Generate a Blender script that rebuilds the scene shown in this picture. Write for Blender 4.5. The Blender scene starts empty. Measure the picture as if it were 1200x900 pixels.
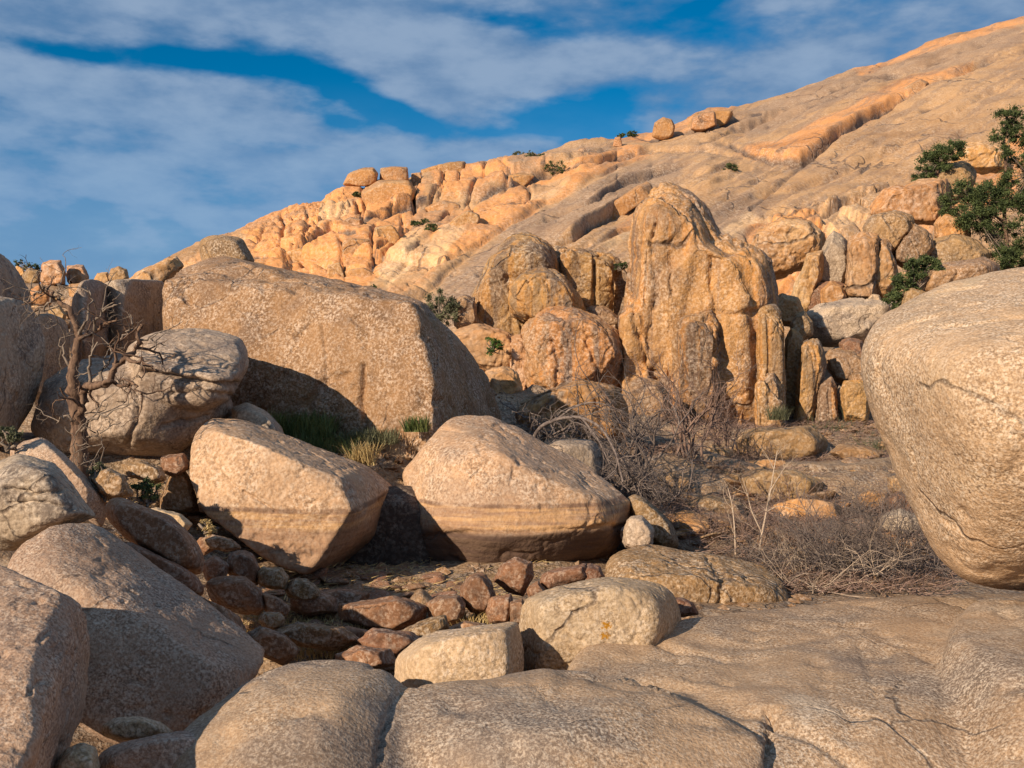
import bpy, bmesh, math, random
import numpy as np
from mathutils import Vector, geometry

# ------------------------------------------------------------------ camera, world, sun
SC = bpy.context.scene
COL = SC.collection
F = 1167.0                      # focal length in photograph pixels (1200 x 900)
CZ = 4.0                        # eye height above the gully datum

cam_d = bpy.data.cameras.new('camera')
cam = bpy.data.objects.new('camera', cam_d)
COL.objects.link(cam)
cam.location = (0, 0, CZ)
cam.rotation_euler = (math.radians(90), 0, 0)
cam_d.sensor_width = 36.0
cam_d.lens = 36.0 * F / 1200.0
cam_d.clip_start = 0.1
cam_d.clip_end = 6000
SC.camera = cam

SUN_EL = 23.0
SUN_AZ = 221.0                  # clockwise from +Y: behind the camera, well to its left
_a, _e = math.radians(SUN_AZ), math.radians(SUN_EL)
SUN = Vector((math.sin(_a) * math.cos(_e), math.cos(_a) * math.cos(_e), math.sin(_e)))
sd = bpy.data.lights.new('sun', 'SUN')
sd.energy = 5.0
sd.angle = math.radians(0.55)
sd.color = (1.0, 0.82, 0.61)
so = bpy.data.objects.new('sun', sd)
COL.objects.link(so)
so.location = (-30, -30, 40)
so.rotation_euler = SUN.to_track_quat('Z', 'Y').to_euler()

SC.view_settings.view_transform = 'Standard'
SC.view_settings.look = 'None'
SC.view_settings.exposure = 0.46
SC.view_settings.gamma = 1.0


class NT:
    """small helper around a node tree"""
    def __init__(s, tree):
        s.t = tree
        s.t.nodes.clear()

    def n(s, typ, ins=None, **kw):
        nd = s.t.nodes.new(typ)
        for k, v in kw.items():
            setattr(nd, k, v)
        if ins:
            for k, v in ins.items():
                s.set(nd.inputs[k], v)
        return nd

    def set(s, sock, v):
        if isinstance(v, bpy.types.NodeSocket):
            s.t.links.new(v, sock)
        elif isinstance(v, bpy.types.Node):
            s.t.links.new(v.outputs[0], sock)
        else:
            sock.default_value = v

    def math(s, op, a, b=None, c=None, clamp=False):
        nd = s.t.nodes.new('ShaderNodeMath')
        nd.operation = op
        nd.use_clamp = clamp
        s.set(nd.inputs[0], a)
        if b is not None:
            s.set(nd.inputs[1], b)
        if c is not None:
            s.set(nd.inputs[2], c)
        return nd.outputs[0]

    def mix(s, f, a, b, blend='MIX'):
        nd = s.t.nodes.new('ShaderNodeMix')
        nd.data_type = 'RGBA'
        nd.blend_type = blend
        s.set(nd.inputs[0], f)
        for i, v in ((6, a), (7, b)):
            if isinstance(v, tuple) and len(v) == 3:
                v = v + (1.0,)
            s.set(nd.inputs[i], v)
        return nd.outputs[2]

    def smooth(s, v, lo, hi):
        nd = s.t.nodes.new('ShaderNodeMapRange')
        nd.interpolation_type = 'SMOOTHSTEP'
        s.set(nd.inputs[0], v)
        nd.inputs[1].default_value = lo
        nd.inputs[2].default_value = hi
        return nd.outputs[0]

    def noise(s, vec, scale, detail=4, rough=0.55, dist=0.0):
        nd = s.n('ShaderNodeTexNoise', {'Vector': vec, 'Scale': scale, 'Detail': detail, 'Roughness': rough, 'Distortion': dist})
        return nd.outputs['Fac']


world = bpy.data.worlds.new('World')
SC.world = world
world.use_nodes = True
w = NT(world.node_tree)
sky = w.n('ShaderNodeTexSky', sky_type='NISHITA')
sky.sun_disc = False
sky.sun_elevation = math.radians(SUN_EL)
sky.sun_rotation = math.radians(SUN_AZ)
sky.altitude = 1300
sky.air_density = 1.0
sky.dust_density = 0.3
sky.ozone_density = 2.5
tc = w.n('ShaderNodeTexCoord')
D_ = tc.outputs['Generated']
sx = w.n('ShaderNodeSeparateXYZ', {0: D_})
X_, Y_, Z_ = sx.outputs
az = w.math('ARCTAN2', X_, Y_)
el = w.math('ARCSINE', Z_)
# banks of altocumulus drawn out sideways, tilted a little
cv = w.n('ShaderNodeCombineXYZ', {0: w.math('MULTIPLY', X_, 3.0),
                                  1: w.math('MULTIPLY', Y_, 3.0),
                                  2: w.math('MULTIPLY', Z_, 7.5)}).outputs[0]
cv = w.n('ShaderNodeMapping', {'Vector': cv, 'Location': (1.3, 0.4, 2.2), 'Rotation': (0, math.radians(-14), 0)}).outputs[0]
bank = w.noise(cv, 1.2, 5, 0.5, 0.0)
puff = w.noise(cv, 4.2, 5, 0.55, 0.0)
dens = w.math('ADD', bank, w.math('MULTIPLY', w.math('SUBTRACT', puff, 0.5), 0.75))
# clear lanes between the banks
def lane(px, py, wx, wy, amt, tilt=0.0):
    a0 = math.atan2((px - 600) / F, 1.0)
    e0 = math.atan2((450 - py) / F, math.hypot(1, (px - 600) / F))
    da = w.math('SUBTRACT', az, a0)
    de = w.math('SUBTRACT', el, e0)
    de = w.math('SUBTRACT', de, w.math('MULTIPLY', da, tilt))
    qa = w.math('POWER', w.math('ABSOLUTE', w.math('DIVIDE', da, wx / F)), 2)
    qe = w.math('POWER', w.math('ABSOLUTE', w.math('DIVIDE', de, wy / F)), 2)
    g = w.math('EXPONENT', w.math('MULTIPLY', w.math('ADD', qa, qe), -1.0))
    return w.math('MULTIPLY', g, amt)
lanes = [(90, 64, 70, 11, .45, -.05), (250, 72, 90, 12, .42, -.05), (390, 100, 70, 26, .42, -.4), (460, 128, 50, 16, .34, -.4),
         (650, 132, 75, 20, .36, .0), (700, 152, 60, 16, .36, .0), (585, 22, 60, 11, .3, -.1), (670, 45, 50, 9, .2, -.1), (580, 155, 50, 7, .22, 0),
         (820, 8, 60, 8, .2, .3), (330, 170, 120, 7, .12, 0), (395, 140, 40, 12, .2, -.3)]
gap = None
for L in lanes:
    g = lane(*L)
    gap = g if gap is None else w.math('ADD', gap, g)
dens = w.math('SUBTRACT', w.math('ADD', dens, 0.13), gap)
cover = w.smooth(dens, 0.27, 0.62)
shade = w.smooth(w.math('ADD', w.math('MULTIPLY', puff, 0.7), w.math('MULTIPLY', bank, 0.3)), 0.38, 0.64)
low = w.smooth(el, 0.32, 0.13)          # clouds thin to a blue veil near the horizon
c_cloud = w.mix(shade, (1.55, 2.75, 4.7), (3.1, 4.25, 6.0))
c_veil = w.mix(shade, (1.8, 3.4, 5.8), (2.6, 4.2, 6.4))
c_cloud = w.mix(low, c_cloud, c_veil)
hs = w.n('ShaderNodeHueSaturation', {'Saturation': 1.7, 'Value': 1.0, 'Color': sky.outputs[0]})
hi = w.smooth(el, 0.02, 0.22)
hs = w.mix(hi, sky.outputs[0], hs.outputs[0])
hs = w.mix(1.0, hs, w.mix(hi, (0.55, 0.62, 0.80), (0.55, 1.1, 1.0)), 'MULTIPLY')
above = w.smooth(Z_, -0.03, 0.02)
veil = w.math('MULTIPLY', w.smooth(el, 0.30, 0.12), 0.85)
cover = w.math('MAXIMUM', cover, veil)
cover = w.math('MULTIPLY', w.math('MULTIPLY', cover, 0.93), above)
csky = w.mix(cover, hs, c_cloud)
bg = w.n('ShaderNodeBackground', {'Color': csky, 'Strength': 0.067})
wo = w.n('ShaderNodeOutputWorld', {'Surface': bg.outputs[0]})

# ------------------------------------------------------------------ numeric helpers
def P(px, py, d):
    """photograph pixel at distance d in front of the camera -> place in the world"""
    return np.array(((px - 600.0) / F * d, d, CZ + (450.0 - py) / F * d))


def _hash(ix, iy, iz, seed):
    h = (ix.astype(np.uint32) * np.uint32(374761393) + iy.astype(np.uint32) * np.uint32(668265263)
         + iz.astype(np.uint32) * np.uint32(2147483647) + np.uint32((seed * 144269 + 12345) & 0x7fffffff))
    h = (h ^ (h >> np.uint32(13))) * np.uint32(1274126177)
    h = (h ^ (h >> np.uint32(16))) * np.uint32(2246822519)
    return h ^ (h >> np.uint32(15))


_G = np.random.RandomState(5).normal(size=(256, 3))
_G /= np.linalg.norm(_G, axis=1)[:, None]


def perlin(p, seed=0):
    with np.errstate(over='ignore'):
        fl = np.floor(p)
        f = p - fl
        i = fl.astype(np.int64)
        u = f * f * f * (f * (f * 6 - 15) + 10)
        out = np.zeros(len(p))
        for dx in (0, 1):
            for dy in (0, 1):
                for dz in (0, 1):
                    g = _G[_hash(i[:, 0] + dx, i[:, 1] + dy, i[:, 2] + dz, seed) & np.uint32(255)]
                    d = g[:, 0] * (f[:, 0] - dx) + g[:, 1] * (f[:, 1] - dy) + g[:, 2] * (f[:, 2] - dz)
                    wx = u[:, 0] if dx else 1 - u[:, 0]
                    wy = u[:, 1] if dy else 1 - u[:, 1]
                    wz = u[:, 2] if dz else 1 - u[:, 2]
                    out += d * wx * wy * wz
    return out * 1.5


def fbm(p, octaves=4, seed=0, gain=0.5, ridge=False):
    a, s, amp = np.zeros(len(p)), 0.0, 1.0
    q = p.copy()
    for k in range(octaves):
        v = perlin(q, seed + k * 17)
        if ridge:
            v = 1 - 2 * np.abs(v)
        a += amp * v
        s += amp
        amp *= gain
        q = q * 2.03 + 11.3
    return a / s


def worley(p, seed=0):
    """distance to the edge between cells and a random value of the cell"""
    with np.errstate(over='ignore'):
        fl = np.floor(p).astype(np.int64)
        best = np.full(len(p), 9.0)
        sec = np.full(len(p), 9.0)
        val = np.zeros(len(p))
        for dx in (-1, 0, 1):
            for dy in (-1, 0, 1):
                for dz in (-1, 0, 1):
                    c = fl + np.array((dx, dy, dz))
                    h = _hash(c[:, 0], c[:, 1], c[:, 2], seed)
                    o = np.stack(((h & np.uint32(1023)) / 1023.0, ((h >> np.uint32(10)) & np.uint32(1023)) / 1023.0,
                                  ((h >> np.uint32(20)) & np.uint32(1023)) / 1023.0), 1)
                    d = np.linalg.norm(c + o - p, axis=1)
                    m = d < best
                    sec = np.where(m, best, np.minimum(sec, d))
                    val = np.where(m, ((h >> np.uint32(5)) & np.uint32(1023)) / 1023.0, val)
                    best = np.where(m, d, best)
    return sec - best, val


def seg_dist(q, poly, closed=False):
    """distance of 2-D points q to a polyline, and signed side of the nearest segment"""
    poly = np.asarray(poly, float)
    best = np.full(len(q), 1e9)
    side = np.zeros(len(q))
    n = len(poly) if closed else len(poly) - 1
    for i in range(n):
        a, b = poly[i][:2], poly[(i + 1) % len(poly)][:2]
        ab = b - a
        t = np.clip(((q - a) @ ab) / (ab @ ab + 1e-9), 0, 1)
        dd = q - (a + t[:, None] * ab)
        d = np.hypot(dd[:, 0], dd[:, 1])
        m = d < best
        best = np.where(m, d, best)
        side = np.where(m, ab[0] * (q[:, 1] - a[1]) - ab[1] * (q[:, 0] - a[0]), side)
    return best, np.sign(side)


def inside(q, poly):
    poly = np.asarray(poly, float)
    c = np.zeros(len(q), bool)
    j = len(poly) - 1
    for i in range(len(poly)):
        yi, yj, xi, xj = poly[i][1], poly[j][1], poly[i][0], poly[j][0]
        if yi != yj:
            m = ((yi > q[:, 1]) != (yj > q[:, 1])) & (q[:, 0] < (xj - xi) * (q[:, 1] - yi) / (yj - yi) + xi)
            c ^= m
        j = i
    return c


def soft_poly(q, poly, soft):
    d, _ = seg_dist(q, poly, True)
    s = np.where(inside(q, poly), d, -d)
    return np.clip(s / soft * 0.5 + 0.5, 0, 1)


def sstep(x, a, b):
    t = np.clip((x - a) / (b - a), 0, 1)
    return t * t * (3 - 2 * t)


def new_mesh(name, v, f, mat=None, smooth=True):
    """v (n,3) array; f (m,3|4) array or a list of them"""
    fs = f if isinstance(f, list) else [f]
    fs = [np.asarray(a, np.int32) for a in fs if len(a)]
    me = bpy.data.meshes.new(name)
    me.vertices.add(len(v))
    me.vertices.foreach_set('co', np.asarray(v, np.float32).ravel())
    tot = sum(a.size for a in fs)
    npol = sum(len(a) for a in fs)
    me.loops.add(tot)
    me.loops.foreach_set('vertex_index', np.concatenate([a.ravel() for a in fs]))
    me.polygons.add(npol)
    cnt = np.concatenate([np.full(len(a), a.shape[1], np.int32) for a in fs])
    st = np.concatenate(([0], np.cumsum(cnt)[:-1])).astype(np.int32)
    me.polygons.foreach_set('loop_start', st)
    me.polygons.foreach_set('loop_total', cnt)
    me.polygons.foreach_set('use_smooth', np.full(npol, smooth))
    me.update()
    if mat:
        me.materials.append(mat)
    return me


def link(name, me, parent=None, loc=None):
    o = bpy.data.objects.new(name, me)
    COL.objects.link(o)
    if loc is not None:
        o.location = tuple(float(c) for c in loc)
    if parent is not None:
        o.parent = parent
    return o


def tag(o, label=None, cat=None, group=None, kind=None):
    if label:
        o['label'] = label
    if cat:
        o['category'] = cat
    if group:
        o['group'] = group
    if kind:
        o['kind'] = kind
    return o


def vnormals(v, f):
    f = np.asarray(f)
    a = v[f[:, 2]] - v[f[:, 0]]
    b = (v[f[:, 3]] if f.shape[1] == 4 else v[f[:, 2]]) - v[f[:, 1]]
    n = np.cross(a, b)
    out = np.zeros_like(v)
    for k in range(3):
        for j in range(f.shape[1]):
            out[:, k] += np.bincount(f[:, j], n[:, k], len(v))
    return out / (np.linalg.norm(out, axis=1)[:, None] + 1e-12)


_cs = {}


def cube_sphere(n):
    if n in _cs:
        return _cs[n]
    quads, idx, verts = [], {}, []
    ax = [(0, 1, 2, 1), (0, 1, 2, -1), (1, 2, 0, 1), (1, 2, 0, -1), (2, 0, 1, 1), (2, 0, 1, -1)]
    for a, b, c, s in ax:
        g = np.zeros((n + 1, n + 1), int)
        for i in range(n + 1):
            for j in range(n + 1):
                k = [0, 0, 0]
                k[a] = 2 * i - n
                k[b] = 2 * j - n
                k[c] = s * n
                k = tuple(k)
                if k not in idx:
                    idx[k] = len(verts)
                    verts.append(k)
                g[i, j] = idx[k]
        q = np.stack((g[:-1, :-1], g[1:, :-1], g[1:, 1:], g[:-1, 1:]), -1).reshape(-1, 4)
        quads.append(q if s > 0 else q[:, ::-1])
    v = np.array(verts, float) / n
    v = np.tan(v * math.pi / 4)
    v /= np.linalg.norm(v, axis=1)[:, None]
    _cs[n] = (v, np.concatenate(quads))
    return _cs[n]


def hull_planes(pts):
    bm = bmesh.new()
    for p in pts:
        bm.verts.new(p)
    bmesh.ops.convex_hull(bm, input=bm.verts)
    bm.normal_update()
    pl = []
    for f in bm.faces:
        if f.calc_area() < 1e-6:
            continue
        n = np.array(f.normal)
        d = n @ np.array(f.verts[0].co)
        pl.append((n, d, f.calc_area()))
    bm.free()
    pl.sort(key=lambda t: -t[2])
    keep = []
    for n, d, a in pl:
        if all(n @ m < 0.985 for m, _, _ in keep):
            keep.append((n, d, a))
    return keep


def star_body(pts, n, p=14.0, bias=0.45, chips=12):
    p = p * 1.7
    pts = np.asarray(pts, float)
    pl = hull_planes(pts)
    N = np.array([t[0] for t in pl])
    Dd = np.array([t[1] for t in pl])
    if chips:                           # broken corners
        rs_ = np.random.RandomState(int(abs(pts[0, 0]) * 97 + abs(pts[0, 2]) * 31) % 9999)
        cc_ = pts.mean(0)
        nn = rs_.normal(size=(chips, 3))
        nn /= np.linalg.norm(nn, axis=1)[:, None]
        sup = (pts @ nn.T).max(0)
        f_ = rs_.uniform(0.84, 0.95, chips)
        N = np.concatenate((N, nn))
        Dd = np.concatenate((Dd, nn @ cc_ + (sup - nn @ cc_) * f_))
    c = (pts.max(0) + pts.min(0)) * 0.25 + pts.mean(0) * 0.5
    for _ in range(60):                 # move the centre well inside
        h = Dd - N @ c
        k = np.argmin(h)
        if h[k] > 0.25 * np.median(h):
            break
        c = c - N[k] * (0.3 * np.median(h) - h[k]) * 0.5
    h = np.maximum(Dd - N @ c, 0.02 * np.ptp(pts, axis=0).max())
    u, q = cube_sphere(n)
    ext = np.ptp(pts, axis=0)
    ext = (ext / ext.max()) ** 0.8
    view = np.array((0, 0, CZ)) - c
    view /= np.linalg.norm(view)
    d = u * ext
    d /= np.linalg.norm(d, axis=1)[:, None]
    d = d + bias * view
    d /= np.linalg.norm(d, axis=1)[:, None]
    t = np.maximum(d @ N.T, 0) / h
    hard = 1.0 / t.max(1)
    soft = (t ** p).sum(1) ** (-1.0 / p)
    k = np.median(hard / soft)
    r = np.minimum(soft * (1 + (k - 1) * 0.9), hard * 1.03)
    return c + d * r[:, None], q


def to_px(v):
    y = np.maximum(v[:, 1], 0.3)
    return np.stack((600 + F * v[:, 0] / y, 450 - F * (v[:, 2] - CZ) / y), 1)


def roughen(v, q, size, seed, lump=0.05, mid=0.018, fine=0.006, cracks=(), flute=None, pits=0.0, facet=0.0, joints=None):
    nr = vnormals(v, q)
    disp = size * (lump * fbm(v / size * 1.3, 3, seed) + mid * fbm(v / size * 5.0, 3, seed + 5))
    if facet:
        e, val = worley(v / size * 1.6 + seed, seed)
        disp += size * facet * (val - 0.5) * np.minimum(e * 5, 1)
    disp += size * fine * fbm(v / size * 16.0, 3, seed + 9, 0.6)
    rd = fbm(v / size * 2.2, 3, seed + 21, 0.5, True)
    disp -= size * mid * 1.2 * sstep(rd, 0.72, 0.95)
    if joints:
        ja, jx, jz = joints
        jp = v + 0.25 / jx * np.stack([fbm(v * jx * 1.5, 2, seed + s_) for s_ in (51, 53, 57)], 1)
        for k_, (m_, a_) in enumerate(((1.0, 1.0), (2.3, 0.4))):
            e, val = worley(jp * np.array((jx, jx, jz)) * m_ + seed, seed + 60 + k_)
            disp += ja * a_ * ((val - 0.5) * 1.4 * np.minimum(e * 14, 1) - 0.55 * (1 - sstep(e, 0.0, 0.07)))
    if pits:
        e, val = worley(v / size * 7 + seed, seed + 3)
        disp -= size * pits * sstep(val, 0.8, 0.85) * np.minimum(e * 3, 1)
    if flute:
        amp, fr = flute
        w_ = v * np.array((fr, fr, fr * 0.10))
        disp += amp * (fbm(w_, 3, seed + 31, 0.5) - 1.1 * sstep(fbm(w_ * 1.3, 2, seed + 37, 0.5, True), 0.62, 0.95))
    if cracks:
        px = to_px(v)
        view = np.array((0, 0, CZ)) - v
        face = (nr * view).sum(1) > -0.05 * np.linalg.norm(view, axis=1)
        wob = np.stack((fbm(v * 3 / size * 2, 3, seed + 41), fbm(v * 3 / size * 2, 3, seed + 47)), 1)
        for cr in cracks:
            poly, wd, dep = cr[:3]
            mode = cr[3] if len(cr) > 3 else 'crack'
            dd, sg = seg_dist(px + wob * wd * 2.0, poly)
            if mode == 'crack':
                disp -= np.where(face, dep * np.exp(-(dd / wd) ** 2), 0)
            else:           # 'step': the right-hand side of the line is set back, fading away over a distance
                disp -= np.where(face & (sg > 0), dep * np.exp(-(dd / (wd * 8))) * np.minimum(dd / wd, 1), 0)
    return v + nr * disp[:, None]


def ring(outline, D, T, fs=0.72, bs=0.7, fa=0.5, ba=0.5, grow=1.04):
    o = np.array([(a[0], a[1]) for a in outline], float)
    dd = np.array([a[2] if len(a) > 2 else D for a in outline], float)
    c = o.mean(0)
    o = c + (o - c) * grow
    pts = [P(x, y, d) for (x, y), d in zip(o, dd)]
    for (x, y), d in zip(c + (o - c) * fs, dd):
        pts.append(P(x, y, d - T * fa))
    for (x, y), d in zip(c + (o - c) * bs, dd):
        pts.append(P(x, y, d + T * ba))
    return pts


_seed = [100]


def rock_mesh(bodies, n=24, p=14.0, name='boulder', mat=None, seed=None, voxel=None, smooth=1, bias=0.45, chips=12, **rk):
    """bodies: list of point clouds (each a convex body); one -> star surface, several -> fused by remeshing"""
    _seed[0] += 7
    seed = _seed[0] if seed is None else seed
    if len(bodies) == 1:
        v, q = star_body(bodies[0], n, p, bias, chips)
        fl = q
    else:
        vs, qs, k = [], [], 0
        for b in bodies:
            bv, bq = star_body(b, 26, p, 0.0)
            vs.append(bv)
            qs.append(bq + k)
            k += len(bv)
        v, q = np.concatenate(vs), np.concatenate(qs)
        ext = np.ptp(v, axis=0).max()
        me = new_mesh('tmp', v, q)
        ob = bpy.data.objects.new('tmp', me)
        COL.objects.link(ob)
        md = ob.modifiers.new('r', 'REMESH')
        md.mode = 'VOXEL'
        md.voxel_size = voxel or ext / 110
        dg = bpy.context.evaluated_depsgraph_get()
        ev = ob.evaluated_get(dg)
        m2 = ev.to_mesh()
        v = np.empty(len(m2.vertices) * 3)
        m2.vertices.foreach_get('co', v)
        v = v.reshape(-1, 3)
        q = np.empty(len(m2.loops), np.int32)
        m2.loops.foreach_get('vertex_index', q)
        q = q.reshape(-1, 4)
        ev.to_mesh_clear()
        bpy.data.objects.remove(ob)
        bpy.data.meshes.remove(me)
        for _ in range(smooth):
            acc, cnt = np.zeros_like(v), np.zeros(len(v))
            for j in range(4):
                a, b = q[:, j], q[:, (j + 1) % 4]
                for k in range(3):
                    acc[:, k] += np.bincount(a, v[b, k], len(v)) + np.bincount(b, v[a, k], len(v))
                cnt += np.bincount(a, minlength=len(v)) + np.bincount(b, minlength=len(v))
            v = v * 0.4 + 0.6 * acc / np.maximum(cnt, 1)[:, None]
    size = float(np.prod(np.ptp(v, axis=0)) ** (1 / 3)) * 0.5
    if np.linalg.det(np.stack((v[q[0, 1]] - v[q[0, 0]], v[q[0, 2]] - v[q[0, 1]], v[q[0, 0]] - v.mean(0)))) < 0 and len(bodies) == 1:
        q = q[:, ::-1]
    v = roughen(v, q, size, seed, **rk)
    org = np.array(((v[:, 0].min() + v[:, 0].max()) / 2, (v[:, 1].min() + v[:, 1].max()) / 2, v[:, 2].min()))
    return new_mesh(name, v - org, q, mat), org


def rock(name, label, cat, bodies, mat, group=None, parent=None, **kw):
    me, org = rock_mesh(bodies, name=name, mat=mat, **kw)
    if parent is not None:
        org = org - np.array(parent.location)
    o = link(name, me, parent, org)
    if parent is None:
        tag(o, label, cat, group)
    elif label:
        o['label'] = label
    return o


# ------------------------------------------------------------------ materials
def granite(name, light, mid, dark, grain=60.0, patch=1.2, speck=0.35, bump=0.5, bdist=0.02, water=None, streak=None,
            lichen=None, attrs=None, patch_lo=0.47, patch_hi=0.66, dark_amt=0.75, pale=None, facetn=0.0, blotch=0.0, foot=None):
    """weathered granite: warm base, varnish patches, mineral grains; optional old waterlines and run-off streaks"""
    m = bpy.data.materials.new(name)
    m.use_nodes = True
    t = NT(m.node_tree)
    tc = t.n('ShaderNodeTexCoord')
    V = tc.outputs['Object']
    oi = t.n('ShaderNodeObjectInfo')
    rnd = oi.outputs['Random']
    V = t.n('ShaderNodeVectorMath', {0: V, 1: t.n('ShaderNodeCombineXYZ', {0: t.math('MULTIPLY', rnd, 37.0), 1: t.math('MULTIPLY', rnd, 91.0), 2: 0.0})}, operation='ADD').outputs[0]
    big = t.noise(V, patch * 0.5, 4, 0.6)
    spk = t.math('MULTIPLY', speck, t.math('ADD', 0.55, t.math('MULTIPLY', t.smooth(t.noise(V, patch * 2.3, 3, 0.6), 0.36, 0.64), 0.85)))
    pat = t.noise(V, patch * 1.7, 5, 0.6, 0.0)
    med = t.noise(V, grain * 0.62, 2, 0.6)
    grn = t.noise(V, grain, 3, 0.75)
    col = t.mix(t.smooth(big, 0.36, 0.64), light, mid)
    if pale:
        col = t.mix(t.math('MULTIPLY', t.smooth(t.noise(V, patch * 0.9, 5, 0.6, 0.3), 0.55, 0.70), 0.7), col, pale)
    if attrs:
        for an, ac, amt in attrs:
            a = t.n('ShaderNodeAttribute', attribute_name=an).outputs['Fac']
            a = t.math('ADD', a, t.math('MULTIPLY', t.math('SUBTRACT', pat, 0.5), 1.4))
            a2 = t.n('ShaderNodeAttribute', attribute_name=an).outputs['Fac']
            a = t.math('MULTIPLY', t.math('MULTIPLY', t.smooth(a, 0.3, 0.75), amt), t.smooth(a2, 0.02, 0.3))
            col = t.mix(a, col, ac)
    pm = t.math('MULTIPLY', t.smooth(pat, patch_lo, patch_hi), dark_amt)
    col = t.mix(pm, col, dark)
    if streak:
        sm = t.n('ShaderNodeMapping', {'Vector': V, 'Scale': (1, 1, 0.07)}).outputs[0]
        sv = t.noise(sm, streak[0], 5, 0.65, 0.3)
        sv2 = t.noise(sm, streak[0] * 2.7, 4, 0.65, 0.3)
        col = t.mix(t.math('MULTIPLY', t.smooth(sv, 0.47, 0.57), streak[2]), col, streak[1])
        if len(streak) > 3:
            col = t.mix(t.math('MULTIPLY', t.smooth(sv2, 0.50, 0.60), 0.6), col, streak[3])
    if blotch:
        bl = t.noise(V, grain * 0.10, 3, 0.7, 0.0)
        col = t.mix(t.math('MULTIPLY', t.smooth(bl, 0.55, 0.42), blotch), col, t.mix(1.0, col, (0.56, 0.55, 0.56), 'MULTIPLY'))
    # old run-off darkening and hairline joints
    so_ = t.noise(t.n('ShaderNodeMapping', {'Vector': V, 'Scale': (1, 1, 0.22)}).outputs[0], patch * 1.1, 5, 0.6)
    col = t.mix(t.math('MULTIPLY', t.smooth(so_, 0.52, 0.68), 0.5), col, t.mix(1.0, col, (0.52, 0.47, 0.43), 'MULTIPLY'))
    jw = t.n('ShaderNodeVectorMath', {0: t.n('ShaderNodeTexNoise', {'Vector': V, 'Scale': patch * 1.2, 'Detail': 4.0}).outputs['Color'], 1: (0.9 / patch,) * 3, 2: V}, operation='MULTIPLY_ADD')
    jv = t.n('ShaderNodeTexVoronoi', {'Vector': jw.outputs[0], 'Scale': patch * 0.7}, feature='DISTANCE_TO_EDGE')
    joint = t.math('MULTIPLY', t.smooth(jv.outputs[0], 0.012, 0.002), t.smooth(t.noise(V, patch * 0.8, 3, 0.6), 0.48, 0.58))
    col = t.mix(t.math('MULTIPLY', joint, 0.7), col, (0.07, 0.045, 0.035))
    # crystals: light feldspar, dark biotite
    wv = t.n('ShaderNodeVectorMath', operation='MULTIPLY_ADD')
    wv.inputs[1].default_value = (0.5 / grain,) * 3
    nz = t.n('ShaderNodeTexNoise', {'Vector': V, 'Scale': grain * 0.8, 'Detail': 2.0}).outputs['Color']
    t.set(wv.inputs[0], nz)
    t.set(wv.inputs[2], V)
    vo = t.n('ShaderNodeTexVoronoi', {'Vector': wv.outputs[0], 'Scale': grain})
    cell = t.n('ShaderNodeSeparateXYZ', {0: vo.outputs['Color']}).outputs[0]
    col = t.mix(t.math('MULTIPLY', t.smooth(cell, 0.70, 0.86), t.math('MULTIPLY', spk, 0.75)), col, t.mix(0.55, col, (0.70, 0.60, 0.50)))
    col = t.mix(t.math('MULTIPLY', t.smooth(cell, 0.30, 0.14), t.math('MULTIPLY', spk, 0.75)), col, t.mix(0.5, col, (0.08, 0.055, 0.045)))
    col = t.mix(t.math('MULTIPLY', t.smooth(med, 0.51, 0.62), t.math('MULTIPLY', spk, 0.35)), col, t.mix(0.5, col, (0.62, 0.50, 0.40)))
    col = t.mix(t.math('MULTIPLY', t.smooth(med, 0.48, 0.37), t.math('MULTIPLY', spk, 0.35)), col, t.mix(0.55, col, (0.07, 0.045, 0.035)))
    col = t.mix(t.math('MULTIPLY', t.smooth(grn, 0.51, 0.59), spk), col, t.mix(0.5, col, (0.70, 0.58, 0.46)))
    col = t.mix(t.math('MULTIPLY', t.smooth(grn, 0.48, 0.40), spk), col, t.mix(0.6, col, (0.06, 0.045, 0.035)))
    if water:
        # water = (z of the upper line, z of the lower edge); rings left by the reservoir, level in the world
        geo = t.n('ShaderNodeNewGeometry')
        gz_ = t.n('ShaderNodeSeparateXYZ', {0: geo.outputs['Position']}).outputs[2]
        gz_ = t.math('ADD', gz_, t.math('MULTIPLY', t.math('SUBTRACT', t.noise(V, 1.2, 5, 0.6), 0.5), 0.05))
        z1, z2 = water
        line = t.math('MULTIPLY', t.smooth(gz_, z1 - 0.045, z1 - 0.01), t.smooth(gz_, z1 + 0.045, z1 + 0.01))
        sh = t.noise(t.n('ShaderNodeMapping', {'Vector': V, 'Scale': (0.25, 0.25, 5)}).outputs[0], 2.6, 4, 0.65)
        band = t.math('MULTIPLY', t.smooth(gz_, z1, z1 - 0.03), t.smooth(gz_, z2 - 0.06, z2 + 0.04))
        bandc = t.mix(t.smooth(sh, 0.40, 0.60), t.mix(0.55, col, (0.52, 0.30, 0.13)), t.mix(0.6, col, (0.20, 0.11, 0.07)))
        col = t.mix(t.math('MULTIPLY', band, 0.85), col, bandc)
        col = t.mix(t.math('MULTIPLY', t.math('MULTIPLY', line, t.smooth(t.noise(V, 2.2, 5, 0.7), 0.34, 0.56)), 0.75), col, (0.12, 0.065, 0.045))
        below = t.smooth(gz_, z2 + 0.05, z2 - 0.05)
        foot_ = foot or (0.7, (0.20, 0.115, 0.075), (0.32, 0.19, 0.12))
        col = t.mix(t.math('MULTIPLY', below, foot_[0]), col, t.mix(t.smooth(sh, 0.42, 0.6), foot_[1], foot_[2]))
    if lichen:
        at = t.n('ShaderNodeAttribute', attribute_name='lichen').outputs['Fac']
        ln = t.noise(V, 55.0, 5, 0.8)
        col = t.mix(t.smooth(t.math('ADD', at, t.math('MULTIPLY', t.math('SUBTRACT', ln, 0.5), 3.4)), 0.6, 0.95), col, lichen)
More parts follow.
